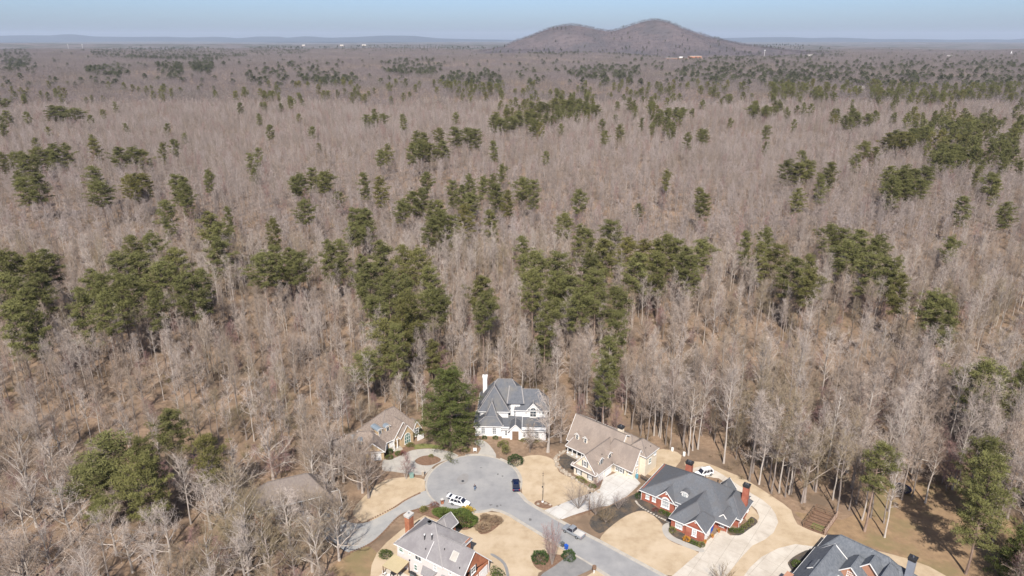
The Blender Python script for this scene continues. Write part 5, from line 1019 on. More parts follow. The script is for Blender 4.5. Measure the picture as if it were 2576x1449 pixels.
# ------------------------------------------------------------------ shrubs
def shrub_mesh(seed, rx, ry, hz, m, n=500, bl=.22, bw=.10, round_=True):
    rng = random.Random(seed); C = MB(); T = MB()
    for k in range(5):
        a = k * 1.26; T.tube([(0, 0, 0), (rx * .3 * math.cos(a), ry * .3 * math.sin(a), hz * .4), (rx * .55 * math.cos(a), ry * .55 * math.sin(a), hz * .7)], [.04, .03, .015], 3, False)
    lob = [(rng.uniform(-.35, .35), rng.uniform(-.35, .35), rng.uniform(.55, .8)) for _ in range(6)]
    for k in range(n):
        d = rdir(rng); d.z = d.z if d.z > -.55 else -d.z; q = 1 + .12 * math.sin(d.x * 5 + seed) * math.cos(d.y * 6 + d.z * 4); rr = q * rng.uniform(.82, 1.03)
        if not round_:
            l = lob[rng.randrange(6)]; p = Vector(((d.x * l[2] + l[0]) * rx, (d.y * l[2] + l[1]) * ry, (d.z * l[2] * .55 + .5) * hz))
        else: p = Vector((d.x * rx * rr, d.y * ry * rr, hz * .5 + d.z * hz * .5 * rr))
        if p.z < .02: p.z = .02
        dd = (d + rdir(rng) * .6).normalized(); u = dd.cross(rdir(rng)); u.normalize(); u *= bw / 2; p = p - dd * bl * .4
        C.add([p - u, p + u, p + dd * bl + u * .6, p + dd * bl - u * .6], [(0, 1, 2, 3)])
    return T.mesh('stem', M['bark']), C.mesh('foliage', m)
def shrub(label, x, y, rx, ry, hz, m, seed=1, n=500, rz=0, name='shrub', group=None, **kw):
    st, fo = shrub_mesh(seed, rx, ry, hz, m, n, **kw); o = thing(name, label, 'shrub', (x, y, 0.03), rz, group); put('stem', st, o); put('foliage', fo, o); return o
shrub('clipped round dark green shrub by the circle kerb in front of the white house', 0.9, 153.6, 2.1, 1.9, 2.5, M['leaf_dark'], 2, 1400)
shrub('tall dark green shrub beside the white house path', -1.6, 158.0, 1.2, 1.6, 3.0, M['leaf_olive'], 3, 900, round_=False)
shrub('olive shrub nearest the white house entrance', -2.6, 161.6, 1.6, 1.3, 2.0, M['leaf_olive'], 4, 700, round_=False)
shrub('low green shrub under the left window of the white house', -7.6, 165.7, .7, .6, .9, M['leaf_green'], 5, 250)
shrub('small green shrub under the right arched window of the white house', -4.6, 165.6, .8, .6, .9, M['leaf_green'], 6, 250)
shrub('wide low hedge under the right windows of the white house', 5.0, 164.2, 3.0, .9, 1.1, M['leaf_olive'], 7, 700)
# big spreading juniper hedge by the grey-roofed house
shrub('large dark green spreading hedge behind the grey-roofed house', -11.6, 130.6, 3.9, 2.6, 2.6, M['leaf_green'], 8, 3600, R(-25), 'hedge', bl=.35, bw=.13)
shrub('green hedge joining the large one nearer the white car', -16.0, 133.0, 3.0, 1.8, 2.2, M['leaf_green'], 9, 2200, R(-15), 'hedge', bl=.35, bw=.13, round_=False)
shrub('yellow flowering shrub beside the white car', -10.3, 134.4, 1.6, 1.0, 1.5, M['leaf_yellow'], 10, 700, round_=False)
shrub('bare reddish shrub at the end of the grey driveway', -18.0, 135.6, 1.3, 1.2, 1.7, M['leaf_red'], 11, 500, round_=False, bw=.05)
shrub('brown low shrub at the left end of the hedge', -20.6, 134.6, 1.1, 1.0, 1.3, M['leaf_olive'], 12, 450, round_=False)
for i, (x, y, r_) in enumerate(((-6.6, 128.4, 1.9), (-3.9, 130.7, 1.8), (-6.0, 131.6, 1.3))):
    shrub(('brown rounded winter shrub closest to the grey-roofed house', 'brown rounded winter shrub closest to the road', 'smaller brown winter shrub next to the green hedge')[i], x, y, r_, r_ * .85, 1.2, M['brush'], 20 + i, 1500, bw=.05, bl=.3)
shrub('round dark green bush at the left of the upright bare tree', 5.9, 118.0, 1.9, 1.8, 2.3, M['leaf_dark'], 30, 1300)
shrub('round dark green bush between the upright bare tree and the road', 12.0, 118.6, 1.5, 1.5, 2.1, M['leaf_dark'], 31, 1000)
shrub('green shrub at the garage corner of the grey-roofed house', -2.9, 113.2, 1.5, 2.6, 1.5, M['leaf_green'], 32, 900, R(20), round_=False)
shrub('sprawling green shrub at the left corner of the grey-roofed house', -27.0, 119.3, 1.7, 1.5, 1.6, M['leaf_green'], 33, 700, round_=False)
LABR = ['gold leaved shrub at the left corner of the brick garage wing', 'gold shrub in the middle of the garage wing bed', 'gold shrub at the right end of the garage wing bed']
for i, (x, y) in enumerate(((35.9, 127.2), (38.4, 124.4), (41.2, 122.6))): shrub(LABR[i], x, y, .8, .75, 1.1 + .3 * (i == 0), M['leaf_olive'] if i != 1 else M['orange'], 40 + i, 300)
for i, (x, y) in enumerate(((39.4, 123.8), (40.0, 123.3), (40.6, 122.9))): shrub('low dark green shrub in the row under the brick garage gable', x, y, .55, .5, .6, M['leaf_green'], 44, 160, group='low shrubs under the brick garage gable')
for i, (x, y) in enumerate(((34.9, 133.9), (35.8, 133.2), (36.7, 132.4), (37.5, 131.6), (38.0, 130.7), (37.2, 130.2))): shrub('dark green shrub in the row below the arched window of the red house', x, y, .75, .7, .9, M['leaf_green'], 46, 260, group='shrubs below the arched window')
shrub('reddish shrub at the left edge of the arched window row', 33.7, 134.6, 1.0, .6, .8, M['leaf_red'], 47, 220)
shrub('dark green shrub at the far left corner of the red brick house', 30.4, 139.6, .8, .8, 1.3, M['leaf_dark'], 48, 300)
for i, (x, y) in enumerate(((49.3, 127.5), (50.3, 127.2), (51.3, 127.4), (52.4, 128.6), (53.4, 129.3), (54.6, 130.6))): shrub('dark green shrub in the bed at the drive side of the red house', x, y, .65, .6, .85, M['leaf_green'] if i < 3 else M['leaf_olive'], 49, 220, group='shrubs at the drive side of the red house')
shrub('bright green ball shrub in the dark bed by the slate-roofed house', 59.6, 116.6, 1.0, 1.0, 1.3, M['leaf_green'], 52, 500)
shrub('green hedge below the front windows of the cream garage', 17.4, 146.3, 1.7, .7, 1.0, M['leaf_olive'], 53, 500, R(-45)); shrub('small green shrub right of the cream garage hedge', 19.8, 143.6, 1.0, .7, .9, M['leaf_green'], 54, 300)
shrub('round green shrub by the tan house front steps', -32.6, 158.6, .9, .9, 1.3, M['leaf_dark'], 55, 350); shrub('olive shrub next to the tan garage door', -32.3, 156.0, 1.0, .9, 1.1, M['leaf_green'], 56, 320); shrub('olive green shrub nearest the tan house driveway', -30.2, 157.9, .9, .9, 1.0, M['leaf_green'], 57, 300)
shrub('dark red shrub at the tan house driveway', -28.9, 157.7, .8, .8, 1.2, M['leaf_red'], 58, 300); shrub('yellow-green shrub under the arched window of the tan house', -27.5, 161.6, 1.2, .9, 1.3, M['leaf_olive'], 59, 420, round_=False)
shrub('green bush behind the driveway end by the brick house', -43.4, 124.6, 1.2, 1.2, 3.0, M['leaf_olive'], 60, 500, round_=False)
shrub('yellow-green bush behind the roof of the brick house', -50, 143.5, 2.2, 1.8, 3.2, M['leaf_olive'], 61, 700, round_=False)
shrub('pale green tuft in the driveway island bed', -21.4, 156.9, .7, .6, .7, M['leaf_olive'], 62, 160)
shrub('low shrub in front of the evergreen by the circle', -12.4, 159.4, 1.2, .8, 1.0, M['leaf_olive'], 63, 400)
# ornamental bare trees
def stemmy(seed, H, spread, n, mt, mc, tw=.03, upright=.35, det=1):
    rng = random.Random(seed); T, C = MB(), MB()
    for k in range(n):
        a = k * 6.283 / n + rng.uniform(-.3, .3); d = Vector((math.cos(a) * upright, math.sin(a) * upright, 1)).normalized()
        pa, de = wander(Vector((.08 * math.cos(a), .08 * math.sin(a), 0)), d, H * rng.uniform(.7, .95), 4, rng, .09, .03); T.tube(pa, [.06, .045, .035, .022, .01], 4, False)
        for j in range(int(15 * det)):
            q = (.25 + .75 * j / (15 * det)) * 4; i = min(int(q), 3); p = pa[i].lerp(pa[i + 1], q - i); d2 = ((pa[i + 1] - pa[i]).normalized() * .8 + rdir(rng) * .75 + Vector((0, 0, .2))).normalized()
            pb, _ = wander(p, d2, spread * rng.uniform(.25, .6), 2, rng, .2, .05); strip2(C, pb, .025, .012, rng)
            for m_ in range(6): blade(C, pb[m_ % 2].lerp(pb[m_ % 2 + 1], rng.random()), (d2 + rdir(rng) * .8).normalized(), rng.uniform(.25, .6), tw, rng)
    return T.mesh('trunk', mt), C.mesh('crown', mc)
def orn(label, x, y, H, spread, n, mt, mc, seed, upright=.35, **kw):
    o = thing('ornamental_tree', label, 'tree', (x, y, 0.02), 0); a, b = stemmy(seed, H, spread, n, mt, mc, upright=upright, **kw); put('trunk', a, o); put('crown', b, o); return o
orn('upright reddish bare tree between two round bushes beside the road', 8.4, 117.2, 12, 2.4, 14, M['bark'], M['twig_red'], 1, .17, det=1.7)
orn('bare multi-stemmed tree at the top of the cream driveway lawn', 15.6, 135.6, 7.6, 4.0, 11, M['bark'], M['twig'], 2, .5, det=1.8)
orn('bare multi-stemmed tree right of it beside the black mulch', 19.4, 133.4, 6.0, 3.4, 10, M['bark'], M['twig'], 3, .5, det=1.7)
orn('small bare tree in the dark mulch bed nearest the road', 21.4, 130.6, 4.2, 2.8, 9, M['bark'], M['brush'], 4, .6, det=1.5)
orn('small bare tree in the middle of the dark mulch bed', 25.0, 135.6, 4.4, 2.6, 9, M['bark'], M['twig'], 5, .5)
orn('small leafless shrub tree at the corner of the cream garage', 21.0, 143.6, 3.6, 2.0, 7, M['bark'], M['twig_red'], 6, .45)
orn('wide bare ornamental tree by the cream house garage doors', 26.4, 150.6, 4.0, 2.8, 9, M['bark_pale'], M['twig'], 7, .6, det=1.3)
orn('small dark bare tree at the bottom edge on the brick house driveway strip', 42.6, 112.2, 4.4, 2.2, 9, M['wood'], M['brush'], 8, .8)
orn('bare shrub tree by the patio door of the grey-roofed house', -14.6, 109.6, 3.0, 1.6, 6, M['bark'], M['twig'], 9, .4)
orn('thin pale bare tree beside the green utility box', -26.6, 147.2, 6.5, 2.2, 4, M['bark_pale'], M['twig'], 10, .2)
# pale blossoming tree in front of the tan house
def blossom_tree():
    T, C = bare_tree(555, 9.5, .2, 4.6, .16, 16, 1.0, .04, True, .03, .05); rng = random.Random(5); F = MB()
    for k in range(0, len(C.f), 3):
        p = Vector(C.v[C.f[k][-1]]); needle_clump(F, p, .3, 2, rng, .2, .2)
    o = thing('blossom_tree', 'pale pink blossoming tree in front of the tan house', 'tree', (-45.2, 150.6, 0), 0); o.scale = (1.1, 1.1, 1.15); put('trunk', T.mesh('trunk', M['bark']), o); put('crown', C.mesh('crown', M['twig_grey']), o); put('blossom', F.mesh('blossom', M['blossom']), o)
blossom_tree()

# ------------------------------------------------------------------ vehicles
def loft(mb, secs):
    """secs: list of rings (same count) -> closed skin"""
    n = len(secs[0]); o = len(mb.v)
    for s in secs: mb.v += [tuple(p) for p in s]
    for i in range(len(secs) - 1):
        for k in range(n): mb.f.append((o + i * n + k, o + i * n + (k + 1) % n, o + (i + 1) * n + (k + 1) % n, o + (i + 1) * n + k))
    mb.f.append(tuple(o + k for k in range(n - 1, -1, -1))); mb.f.append(tuple(o + (len(secs) - 1) * n + k for k in range(n)))
def ring(x, hw, z0, z1, top=.9):
    return [(x, -hw * .92, z0), (x, -hw, z0 + (z1 - z0) * .35), (x, -hw, z0 + (z1 - z0) * .7), (x, -hw * top, z1), (x, hw * top, z1), (x, hw, z0 + (z1 - z0) * .7), (x, hw, z0 + (z1 - z0) * .35), (x, hw * .92, z0)]
def wheel(parent, x, y, r):
    b = MB(); n = 16; pr = [(r * .62, -.11), (r * .95, -.11), (r, -.07), (r, .07), (r * .95, .11), (r * .62, .11)]
    vs = [(q[0] * math.cos(2 * math.pi * k / n), q[1], q[0] * math.sin(2 * math.pi * k / n)) for k in range(n) for q in pr]; m_ = len(pr)
    b.add(vs, [(k * m_ + j, k * m_ + (j + 1) % m_, ((k + 1) % n) * m_ + (j + 1) % m_, ((k + 1) % n) * m_ + j) for k in range(n) for j in range(m_)])
    o = b.build('wheel', M['black'], parent, loc=(x, y, r)); d = MB()
    for s in (-1,): d.add([(r * .62 * math.cos(2 * math.pi * k / 12), s * .08 * (1 if y < 0 else -1), r * .62 * math.sin(2 * math.pi * k / 12)) for k in range(12)], [tuple(range(12))])
    for k in range(5): d.bar((0, -.1 * (1 if y < 0 else -1), 0), (r * .58 * math.cos(k * 1.2566), -.1 * (1 if y < 0 else -1), r * .58 * math.sin(k * 1.2566)), .07, .03)
    d.build('rim', M['steel'], o)
def quad(parent, name, pts, m, th=0.0):
    b = MB(); b.add(pts, [tuple(range(len(pts)))]); return b.build(name, m, parent)
def car(name, label, cat, x, y, rz, L, W, Ht, paint, kind):
    """x is forward"""
    t = thing(name, label, cat, (x, y, .054), rz); hw = W / 2; b = MB(); l = L / 2
    if kind == 'pickup':
        S = [(-l, hw * .97, .5, .98), (-l + .06, hw, .42, 1.02), (-.35, hw, .36, 1.02), (.3, hw, .34, 1.03), (l - 1.15, hw, .34, 1.06), (l - .35, hw * .97, .36, 1.0), (l - .05, hw * .9, .42, .88), (l, hw * .86, .48, .74)]
    else:
        bl_ = .92 if kind == 'sedan' else 1.05
        S = [(-l, hw * .84, .5, bl_ * .8), (-l + .12, hw * .94, .36, bl_), (-l + .8, hw, .26, bl_ + .03), (0, hw, .24, bl_ - .02), (l - 1.3, hw, .25, bl_ - .07), (l - .55, hw * .97, .28, bl_ - .14), (l - .12, hw * .88, .34, bl_ - .26), (l, hw * .78, .42, bl_ - .42)]
    loft(b, [ring(*s) for s in S]); body = b.build('body', paint, t, smooth=False)
    mb_ = body.modifiers.new('bevel', 'BEVEL'); mb_.width = .05; mb_.segments = 2; mb_.limit_method = 'ANGLE'; mb_.angle_limit = R(25)
    if kind == 'pickup': zb, x0, x1, x2, x3 = 1.0, -.42, -.28, .75, 1.45; r = .39
    elif kind == 'sedan': zb, x0, x1, x2, x3 = .90, -l + .55, -l + 1.35, .15, 1.05; r = .34
    else: zb, x0, x1, x2, x3 = 1.03, -l + .1, -l + .48, .55, 1.25; r = .38
    tw_ = hw * .74; bw = hw * .93
    G_ = MB(); loft(G_, [[(x0, -bw, zb - .05), (x1, -tw_, Ht), (x1, tw_, Ht), (x0, bw, zb - .05)], [((x1 + x2) / 2, -bw, zb - .05), ((x1 + x2) / 2, -tw_ - .01, Ht + .03), ((x1 + x2) / 2, tw_ + .01, Ht + .03), ((x1 + x2) / 2, bw, zb - .05)], [(x3, -bw, zb - .05), (x2, -tw_, Ht), (x2, tw_, Ht), (x3, bw, zb - .05)]])
    cab = G_.build('cabin', paint, t)
    e = .012
    def lerp(a, b_, k): return tuple(a[i] + (b_[i] - a[i]) * k for i in range(3))
    # windscreens
    wl0, wl1, wt0, wt1 = (x3 + e, -bw * .93, zb), (x3 + e, bw * .93, zb), (x2 + e, -tw_ * .93, Ht - .03), (x2 + e, tw_ * .93, Ht - .03)
    quad(t, 'windshield', [tuple(v + (.02 if i == 0 else (.02 if i == 2 else 0)) for i, v in enumerate(p)) for p in (wl0, wl1, wt1, wt0)], M['car_glass'])
    rw = [(x0 - e, -bw * .9, zb + .03), (x0 - e, bw * .9, zb + .03), (x1 - e, tw_ * .92, Ht - .04), (x1 - e, -tw_ * .92, Ht - .04)]
    if kind != 'suv_open': quad(t, 'rear_window', [(p[0] - .02, p[1], p[2] + .015) for p in rw], M['car_glass'])
    cuts = {'pickup': [(.06, .94)], 'sedan': [(.16, .5), (.53, .92)], 'suv': [(.07, .32), (.35, .62), (.65, .93)], 'suv_open': [(.07, .32), (.35, .62), (.65, .93)]}[kind]
    for s in (-1, 1):
        for c0, c1 in cuts:
            B0, B1 = x0 + (x3 - x0) * c0, x0 + (x3 - x0) * c1; T0, T1 = x1 + (x2 - x1) * c0, x1 + (x2 - x1) * c1
            quad(t, 'side_window', [(B0, s * (bw + .012), zb + .02), (B1, s * (bw + .012), zb + .02), (T1, s * (tw_ + .03), Ht - .06), (T0, s * (tw_ + .03), Ht - .06)], M['car_glass'])
        m_ = MB(); m_.box((x3 - .25, s * (hw + .1), zb + .08), (.14, .2, .14)); m_.build('mirror', paint, t)
        hl = MB(); hl.box((l - .16, s * hw * .66, S[-1][3] + .0 if kind != 'pickup' else .78), (.2, hw * .4, .13)); hl.build('headlight', M['lamp_clear'], t)
        tl = MB(); tl.box((-l + .06, s * hw * .78, .78), (.14, hw * .26, .2)); tl.build('tail_light', M['lamp_red'], t)
    for sx in (-l + (.95 if kind != 'pickup' else 1.15), l - .95):
        for s in (-1, 1): wheel(t, sx, s * (hw - .08), r)
    g = MB(); g.box((l - .01, 0, .46), (.06, W * .55, .2)); g.build('grille', M['dark'], t)
    bp = MB(); bp.box((-l, 0, .5), (.14, W * .9, .16)); bp.build('bumper', M['chrome'] if kind == 'pickup' else paint, t)
    if kind == 'suv_open':
        # rear opening, lifted tailgate and two roof panels
        quad(t, 'boot_opening', [(-l - .015, -hw * .8, .62), (-l - .015, hw * .8, .62), (x1 - .02, tw_ * .9, Ht - .05), (x1 - .02, -tw_ * .9, Ht - .05)], M['dark'])
        tg = MB(); h0, h1, h2 = Vector((x1 - .02, 0, Ht + .02)), Vector((x1 - .75, 0, Ht + .26)), Vector((x1 - 1.25, 0, Ht + .12))
        vs = []
        for p, wq in ((h0, tw_ * .95), (h1, bw * .9), (h2, bw * .86)): vs += [(p.x, -wq, p.z), (p.x, wq, p.z), (p.x, wq, p.z - .07), (p.x, -wq, p.z - .07)]
        tg.add(vs, [(0, 1, 5, 4), (4, 5, 9, 8), (3, 7, 6, 2), (7, 11, 10, 6), (0, 4, 7, 3), (4, 8, 11, 7), (1, 2, 6, 5), (5, 6, 10, 9), (0, 3, 2, 1), (8, 9, 10, 11)]); o = tg.build('tailgate', paint, t)
        quad(o, 'rear_window', [(h0.x - .1, -tw_ * .85, Ht + .075), (h0.x - .1, tw_ * .85, Ht + .075), (h1.x + .12, bw * .78, h1.z - .015), (h1.x + .12, -bw * .78, h1.z - .015)], M['car_glass'])
        for a0, a1 in ((-1.0, -.32), (-.14, .42)): sr = MB(); sr.box(((a0 + a1) / 2 - .1, 0, Ht + .02), (a1 - a0, tw_ * 1.3, .05)); sr.build('sunroof', M['car_glass'], t)
    if kind in ('suv_open', 'suv'):
        for s in (-1, 1): rr = MB(); rr.bar((x1 + .2, s * tw_ * .95, Ht + .07), (x2 - .1, s * tw_ * .95, Ht + .07), .04, .05); rr.build('roof_rail', M['chrome'] if kind == 'suv_open' else M['dark'], t)
    if kind == 'pickup':
        c = MB(); c.box(((-l - .45) / 2 + .03, 0, 1.035), (l - .55, W * .86, .05)); c.build('bed_cover', M['concrete_w'], t)
        for s in (-1, 1): q = MB(); q.box(((-l - .4) / 2, s * hw * .95, 1.03), (l - .45, .09, .07)); q.build('bed_rail', paint, t)
    return t
car('car', 'white sport utility car with raised tailgate parked in the circle', 'car', -12.4, 137.1, R(-22), 4.9, 1.95, 1.72, M['car_white'], 'suv_open')
car('car', 'dark navy blue sedan parked at the right kerb of the circle', 'car', 1.0, 144.0, R(92), 4.8, 1.86, 1.45, M['car_blue'], 'sedan')
car('pickup_truck', 'silver pickup truck with pale bed cover parked beside the road', 'truck', 13.7, 126.7, R(139), 5.3, 1.95, 1.75, M['car_silver'], 'pickup')
car('car', 'white boxy car parked behind the red brick house', 'car', 48.6, 148.9, R(-160), 4.9, 1.95, 1.8, M['car_white'], 'suv')

# ------------------------------------------------------------------ person standing in the circle
def skinned(name, verts, edges, rad, m, parent, root=0, sub=1):
    me = bpy.data.meshes.new(name); me.from_pydata(verts, edges, []); o = bpy.data.objects.new(name, me); COL.objects.link(o)
    sk = o.modifiers.new('skin', 'SKIN')
    if not me.skin_vertices: me.skin_vertices.new()
    for i, r_ in enumerate(rad): me.skin_vertices[0].data[i].radius = (r_, r_) if not isinstance(r_, tuple) else r_; me.skin_vertices[0].data[i].use_root = (i == root)
    sb = o.modifiers.new('sub', 'SUBSURF'); sb.levels = sub; sb.render_levels = sub; sk.use_smooth_shade = True
    me.materials.append(m); o.parent = parent; return o
pr = thing('person', 'person in navy jacket and blue jeans standing in the circle', 'person', (-9.1, 142.6, .052), R(12))
V = [(0, 0, .93), (0, 0, 1.12), (0, 0.01, 1.36), (0, 0, 1.47), (0, -.01, 1.55), (0, -.02, 1.68),
     (-.10, 0, .88), (-.115, -.02, .48), (-.12, .02, .08), (-.12, -.12, .04), (.10, 0, .88), (.12, -.01, .48), (.13, .04, .08), (.135, -.10, .04),
     (-.19, 0, 1.40), (-.25, .02, 1.14), (-.25, -.06, .90), (-.25, -.09, .82), (.19, 0, 1.40), (.25, .02, 1.14), (.27, -.04, .90), (.275, -.06, .82)]
E_ = [(0, 1), (1, 2), (2, 3), (3, 4), (4, 5), (0, 6), (6, 7), (7, 8), (8, 9), (0, 10), (10, 11), (11, 12), (12, 13), (2, 14), (14, 15), (15, 16), (16, 17), (2, 18), (18, 19), (19, 20), (20, 21)]
RD = [.13, .125, .14, .055, .085, .085, .085, .058, .042, .035, .085, .058, .042, .035, .06, .045, .034, .036, .06, .045, .034, .036]
V2, E2, R2 = list(V), list(E_), list(RD)
for hnd, sx in ((17, -1), (21, 1)):     # five fingers a hand
    hx, hy, hz = V[hnd]
    for q in range(5):
        i = len(V2); off = (q - 2) * .017
        if q == 0: a, b_ = (hx - sx * .03, hy - .03, hz + .0), (hx - sx * .04, hy - .05, hz - .03)
        else: a, b_ = (hx + sx * .002, hy + off, hz - .05), (hx - sx * .012, hy + off - .005, hz - .085 - (.012 if q in (2, 3) else 0))
        V2 += [a, b_]; E2 += [(hnd, i), (i, i + 1)]; R2 += [.010, .008]
skinned('body', V2, E2, R2, M['skin'], pr)
g_ = lambda idx, grow: ([V[i] for i in idx], [(idx.index(a), idx.index(b_)) for a, b_ in E_ if a in idx and b_ in idx], [RD[i] + grow for i in idx])
v_, e_, r_ = g_([0, 1, 2, 14, 15, 16, 18, 19, 20], .022); skinned('jacket', v_, e_, r_, M['navy_cloth'], pr)
v_, e_, r_ = g_([0, 6, 7, 8, 10, 11, 12], .02); skinned('jeans', v_, e_, r_, M['denim'], pr)
for sx in (-.12, .132): b = MB(); loft(b, [[(sx - .05, y_, 0), (sx - .05, y_, hh), (sx + .05, y_, hh), (sx + .05, y_, 0)] for y_, hh in ((.08, .09), (0, .11), (-.1, .07), (-.18, .04))]); b.build('shoe', M['shoe'], pr)
b = MB(); 
for i in range(5):
    a0 = R(90 - i * 24)
    for k in range(10): t_ = 2 * math.pi * k / 10; b.v.append((.105 * math.cos(a0) * math.cos(t_), .015 + .115 * math.cos(a0) * math.sin(t_), 1.65 + .125 * math.sin(a0)))
b.f = [(i * 10 + k, i * 10 + (k + 1) % 10, (i + 1) * 10 + (k + 1) % 10, (i + 1) * 10 + k) for i in range(4) for k in range(10)]; b.build('hair', M['hair'], pr)
b = MB(); b.add([(-.012, -.1, 1.66), (.012, -.1, 1.66), (0, -.12, 1.63), (0, -.09, 1.69)], [(0, 1, 2), (0, 3, 1), (0, 2, 3), (1, 3, 2)]); b.build('nose', M['skin'], pr)

# ------------------------------------------------------------------ small things
def simple(name, label, cat, mb, m, loc, rz=0, group=None): o = mb.build(name, m, None, loc=loc); o.rotation_euler = (0, 0, rz); return tag(o, label, cat, group)
def bin_(label, x, y, m, rz):
    t = thing('wheelie_bin', label, 'bin', (x, y, .03), rz); b = MB(); loft(b, [[(-.25, -.28, .1), (.25, -.28, .1), (.25, .28, .1), (-.25, .28, .1)], [(-.31, -.35, 1.0), (.31, -.35, 1.0), (.31, .35, 1.0), (-.31, .35, 1.0)]]); b.build('bin_body', m, t)
    b = MB(); b.box((0, .02, 1.05), (.68, .78, .1)); b.build('lid', m, t); b = MB(); b.bar((-.28, .4, .98), (.28, .4, .98), .05); b.build('handle', M['black'], t)
    for s in (-1, 1): b = MB(); b.tube([(s * .27 - .03, .3, .13), (s * .27 + .03, .3, .13)], [.13, .13], 10); b.build('wheel', M['black'], t)
bin_('grey wheelie bin at the roadside by the upright bare tree', 11.0, 122.6, M['grey_plastic'], R(40)); bin_('blue wheelie bin standing next to the grey one', 11.75, 121.8, M['blue_plastic'], R(40))
# lamp pole on the cream lawn
t = thing('flag_pole', 'thin dark pole on the tan lawn near the blue sedan', 'pole', (7.3, 138.0, .03)); b = MB(); b.tube([(0, 0, 0), (0, 0, 8.6)], [.055, .03], 6); b.build('pole', M['dark'], t)
b = MB(); b.bar((-.22, 0, 8.0), (.22, 0, 8.0), .05); b.bar((-.2, 0, 7.5), (.2, 0, 7.5), .05); b.build('cross_arm', M['dark'], t); b = MB(); b.box((-.12, 0, 4.3), (.22, .16, .4)); b.build('bracket', M['dark'], t); b = MB(); b.disc((0, 0), .28, 0, .2, 12); b.build('base', M['white'], t)
t = thing('utility_pole', 'short dark pole behind the bare ornamental trees', 'pole', (17.9, 133.2, .03)); b = MB(); b.tube([(0, 0, 0), (0, 0, 6.2)], [.08, .06], 6); b.build('pole', M['wood'], t); b = MB(); b.box((0, 0, 6.2), (.3, .3, .25)); b.build('lamp_head', M['dark'], t)
rng = random.Random(8)
ROCKL = ['pale boulder in the pole bed, nearest the kerb', 'pale flat boulder right of the pole', 'small boulder behind the pole', 'boulder at the right tip of the pole bed']
for i, (x, y, s) in enumerate(((6.2, 137.2, .45), (8.0, 137.4, .5), (7.4, 138.6, .35), (9.0, 136.9, .4))): b = MB(); b.rock((0, 0, 0), (s, s * .8, s * .7), rng); simple('boulder', ROCKL[i], 'rock', b, M['stone'], (x, y, .03))
# mailbox post of brick, letter boxes
t = thing('mailbox', 'brick mailbox pillar at the mouth of the grey driveway', 'mailbox', (-16.6, 137.4, .03), R(30)); b = MB(); b.box((0, 0, .6), (.55, .55, 1.2)); b.build('pillar', M['brick_o'], t); b = MB(); b.box((0, 0, 1.25), (.68, .68, .12)); b.build('cap', M['concrete_w'], t); b = MB(); b.box((0, -.29, .95), (.26, .06, .24)); b.build('letter_box', M['dark'], t)
t = thing('mailbox', 'white mailbox post with brown top at the bottom of the road', 'mailbox', (16.9, 114.6, .03), R(45)); b = MB(); b.box((0, 0, .6), (.12, .12, 1.2)); b.box((.25, 0, .6), (.12, .12, 1.2)); b.build('post', M['white'], t); b = MB(); b.disc((.12, 0), .45, 1.2, 1.75, 10); b.build('box', M['wood'], t)
t = thing('mailbox', 'stone mailbox pillar at the left kerb of the circle', 'mailbox', (-22.5, 148.6, .03)); b = MB(); b.box((0, 0, .65), (.6, .6, 1.3)); b.build('pillar', M['stone'], t); b = MB(); b.box((0, 0, 1.36), (.72, .72, .12)); b.build('cap', M['flag'], t)
b = MB(); b.box((0, 0, .55), (1.0, .8, 1.1)); b.box((0, 0, 1.12), (1.06, .86, .08)); simple('utility_box', 'pale green utility box at the edge of the left lawn', 'box', b, M['green_box'], (-25.3, 147.9, .03), R(10))
t = thing('yard_sign', 'small white yard sign by the white house path', 'sign', (-9.9, 159.2, .03)); b = MB(); b.box((0, 0, .85), (.9, .06, .9)); b.build('board', M['white'], t)
for s in (-1, 1): b = MB(); b.bar((s * .4, 0, 0), (s * .4, 0, 1.35), .07); b.build('post', M['white'], t)
b = MB(); b.disc((0, 0), .42, 0, .012, 20); o = simple('manhole_cover', 'round iron manhole cover in the middle of the circle', 'manhole', b, M['steel'], (-12.3, 146.3, .052)); b = MB(); b.disc((0, 0), .3, .012, .018, 16); b.build('inner_ring', M['dark'], o)
struct(sheet('asphalt_patch', smooth_poly([(-13.9, 147.0), (-12.9, 149.0), (-11.4, 149.4), (-10.9, 147.4), (-11.5, 145.3), (-13.1, 145.1)], 3), .0515, mat('repaired_asphalt', (.245, .228, .215), (.275, .265, .255), .8, detail=7)))
# stone edging wall and stepping stones
wall = thing('stone_wall', 'low curved field stone wall in front of the cream house porch', 'wall', (0, 0, 0)); path = smooth_poly([(15.2, 160.1), (13.0, 158.7), (11.7, 156.5), (11.6, 154.3), (12.5, 151.2), (13.9, 149.4), (15.2, 147.9), (17.1, 145.1), (19.2, 142.8), (21.4, 142.0)], 7, False)
for i, (x, y) in enumerate(path):
    for k in range(2 if i < 36 else 1):
        b = MB(); s = rng.uniform(.28, .46); b.rock((0, 0, 0), (s, s * .8, s * rng.uniform(.7, 1.1)), rng); b.build('stone', M['stone'], wall, loc=(x + rng.gauss(0, .25), y + rng.gauss(0, .2), .03))
steps = struct(sheet('stepping_stone_path', [(29.4, 138.2), (30.0, 138.4), (31.2, 135.6), (34.4, 132.4), (36.4, 130.6), (35.9, 130.2), (33.8, 132.0), (30.6, 135.3)], .04, M['mulch']))
for i, (x, y) in enumerate(smooth_poly([(29.6, 138.3), (30.0, 137.0), (30.9, 135.6), (32.4, 134.0), (34.0, 132.4), (35.2, 131.4), (36.2, 130.5)], 3, False)): b = MB(); b.disc((0, 0), .28, 0, .05, 8, .8); b.build('stepping_stone', M['flag'], steps, loc=(x, y, .04))
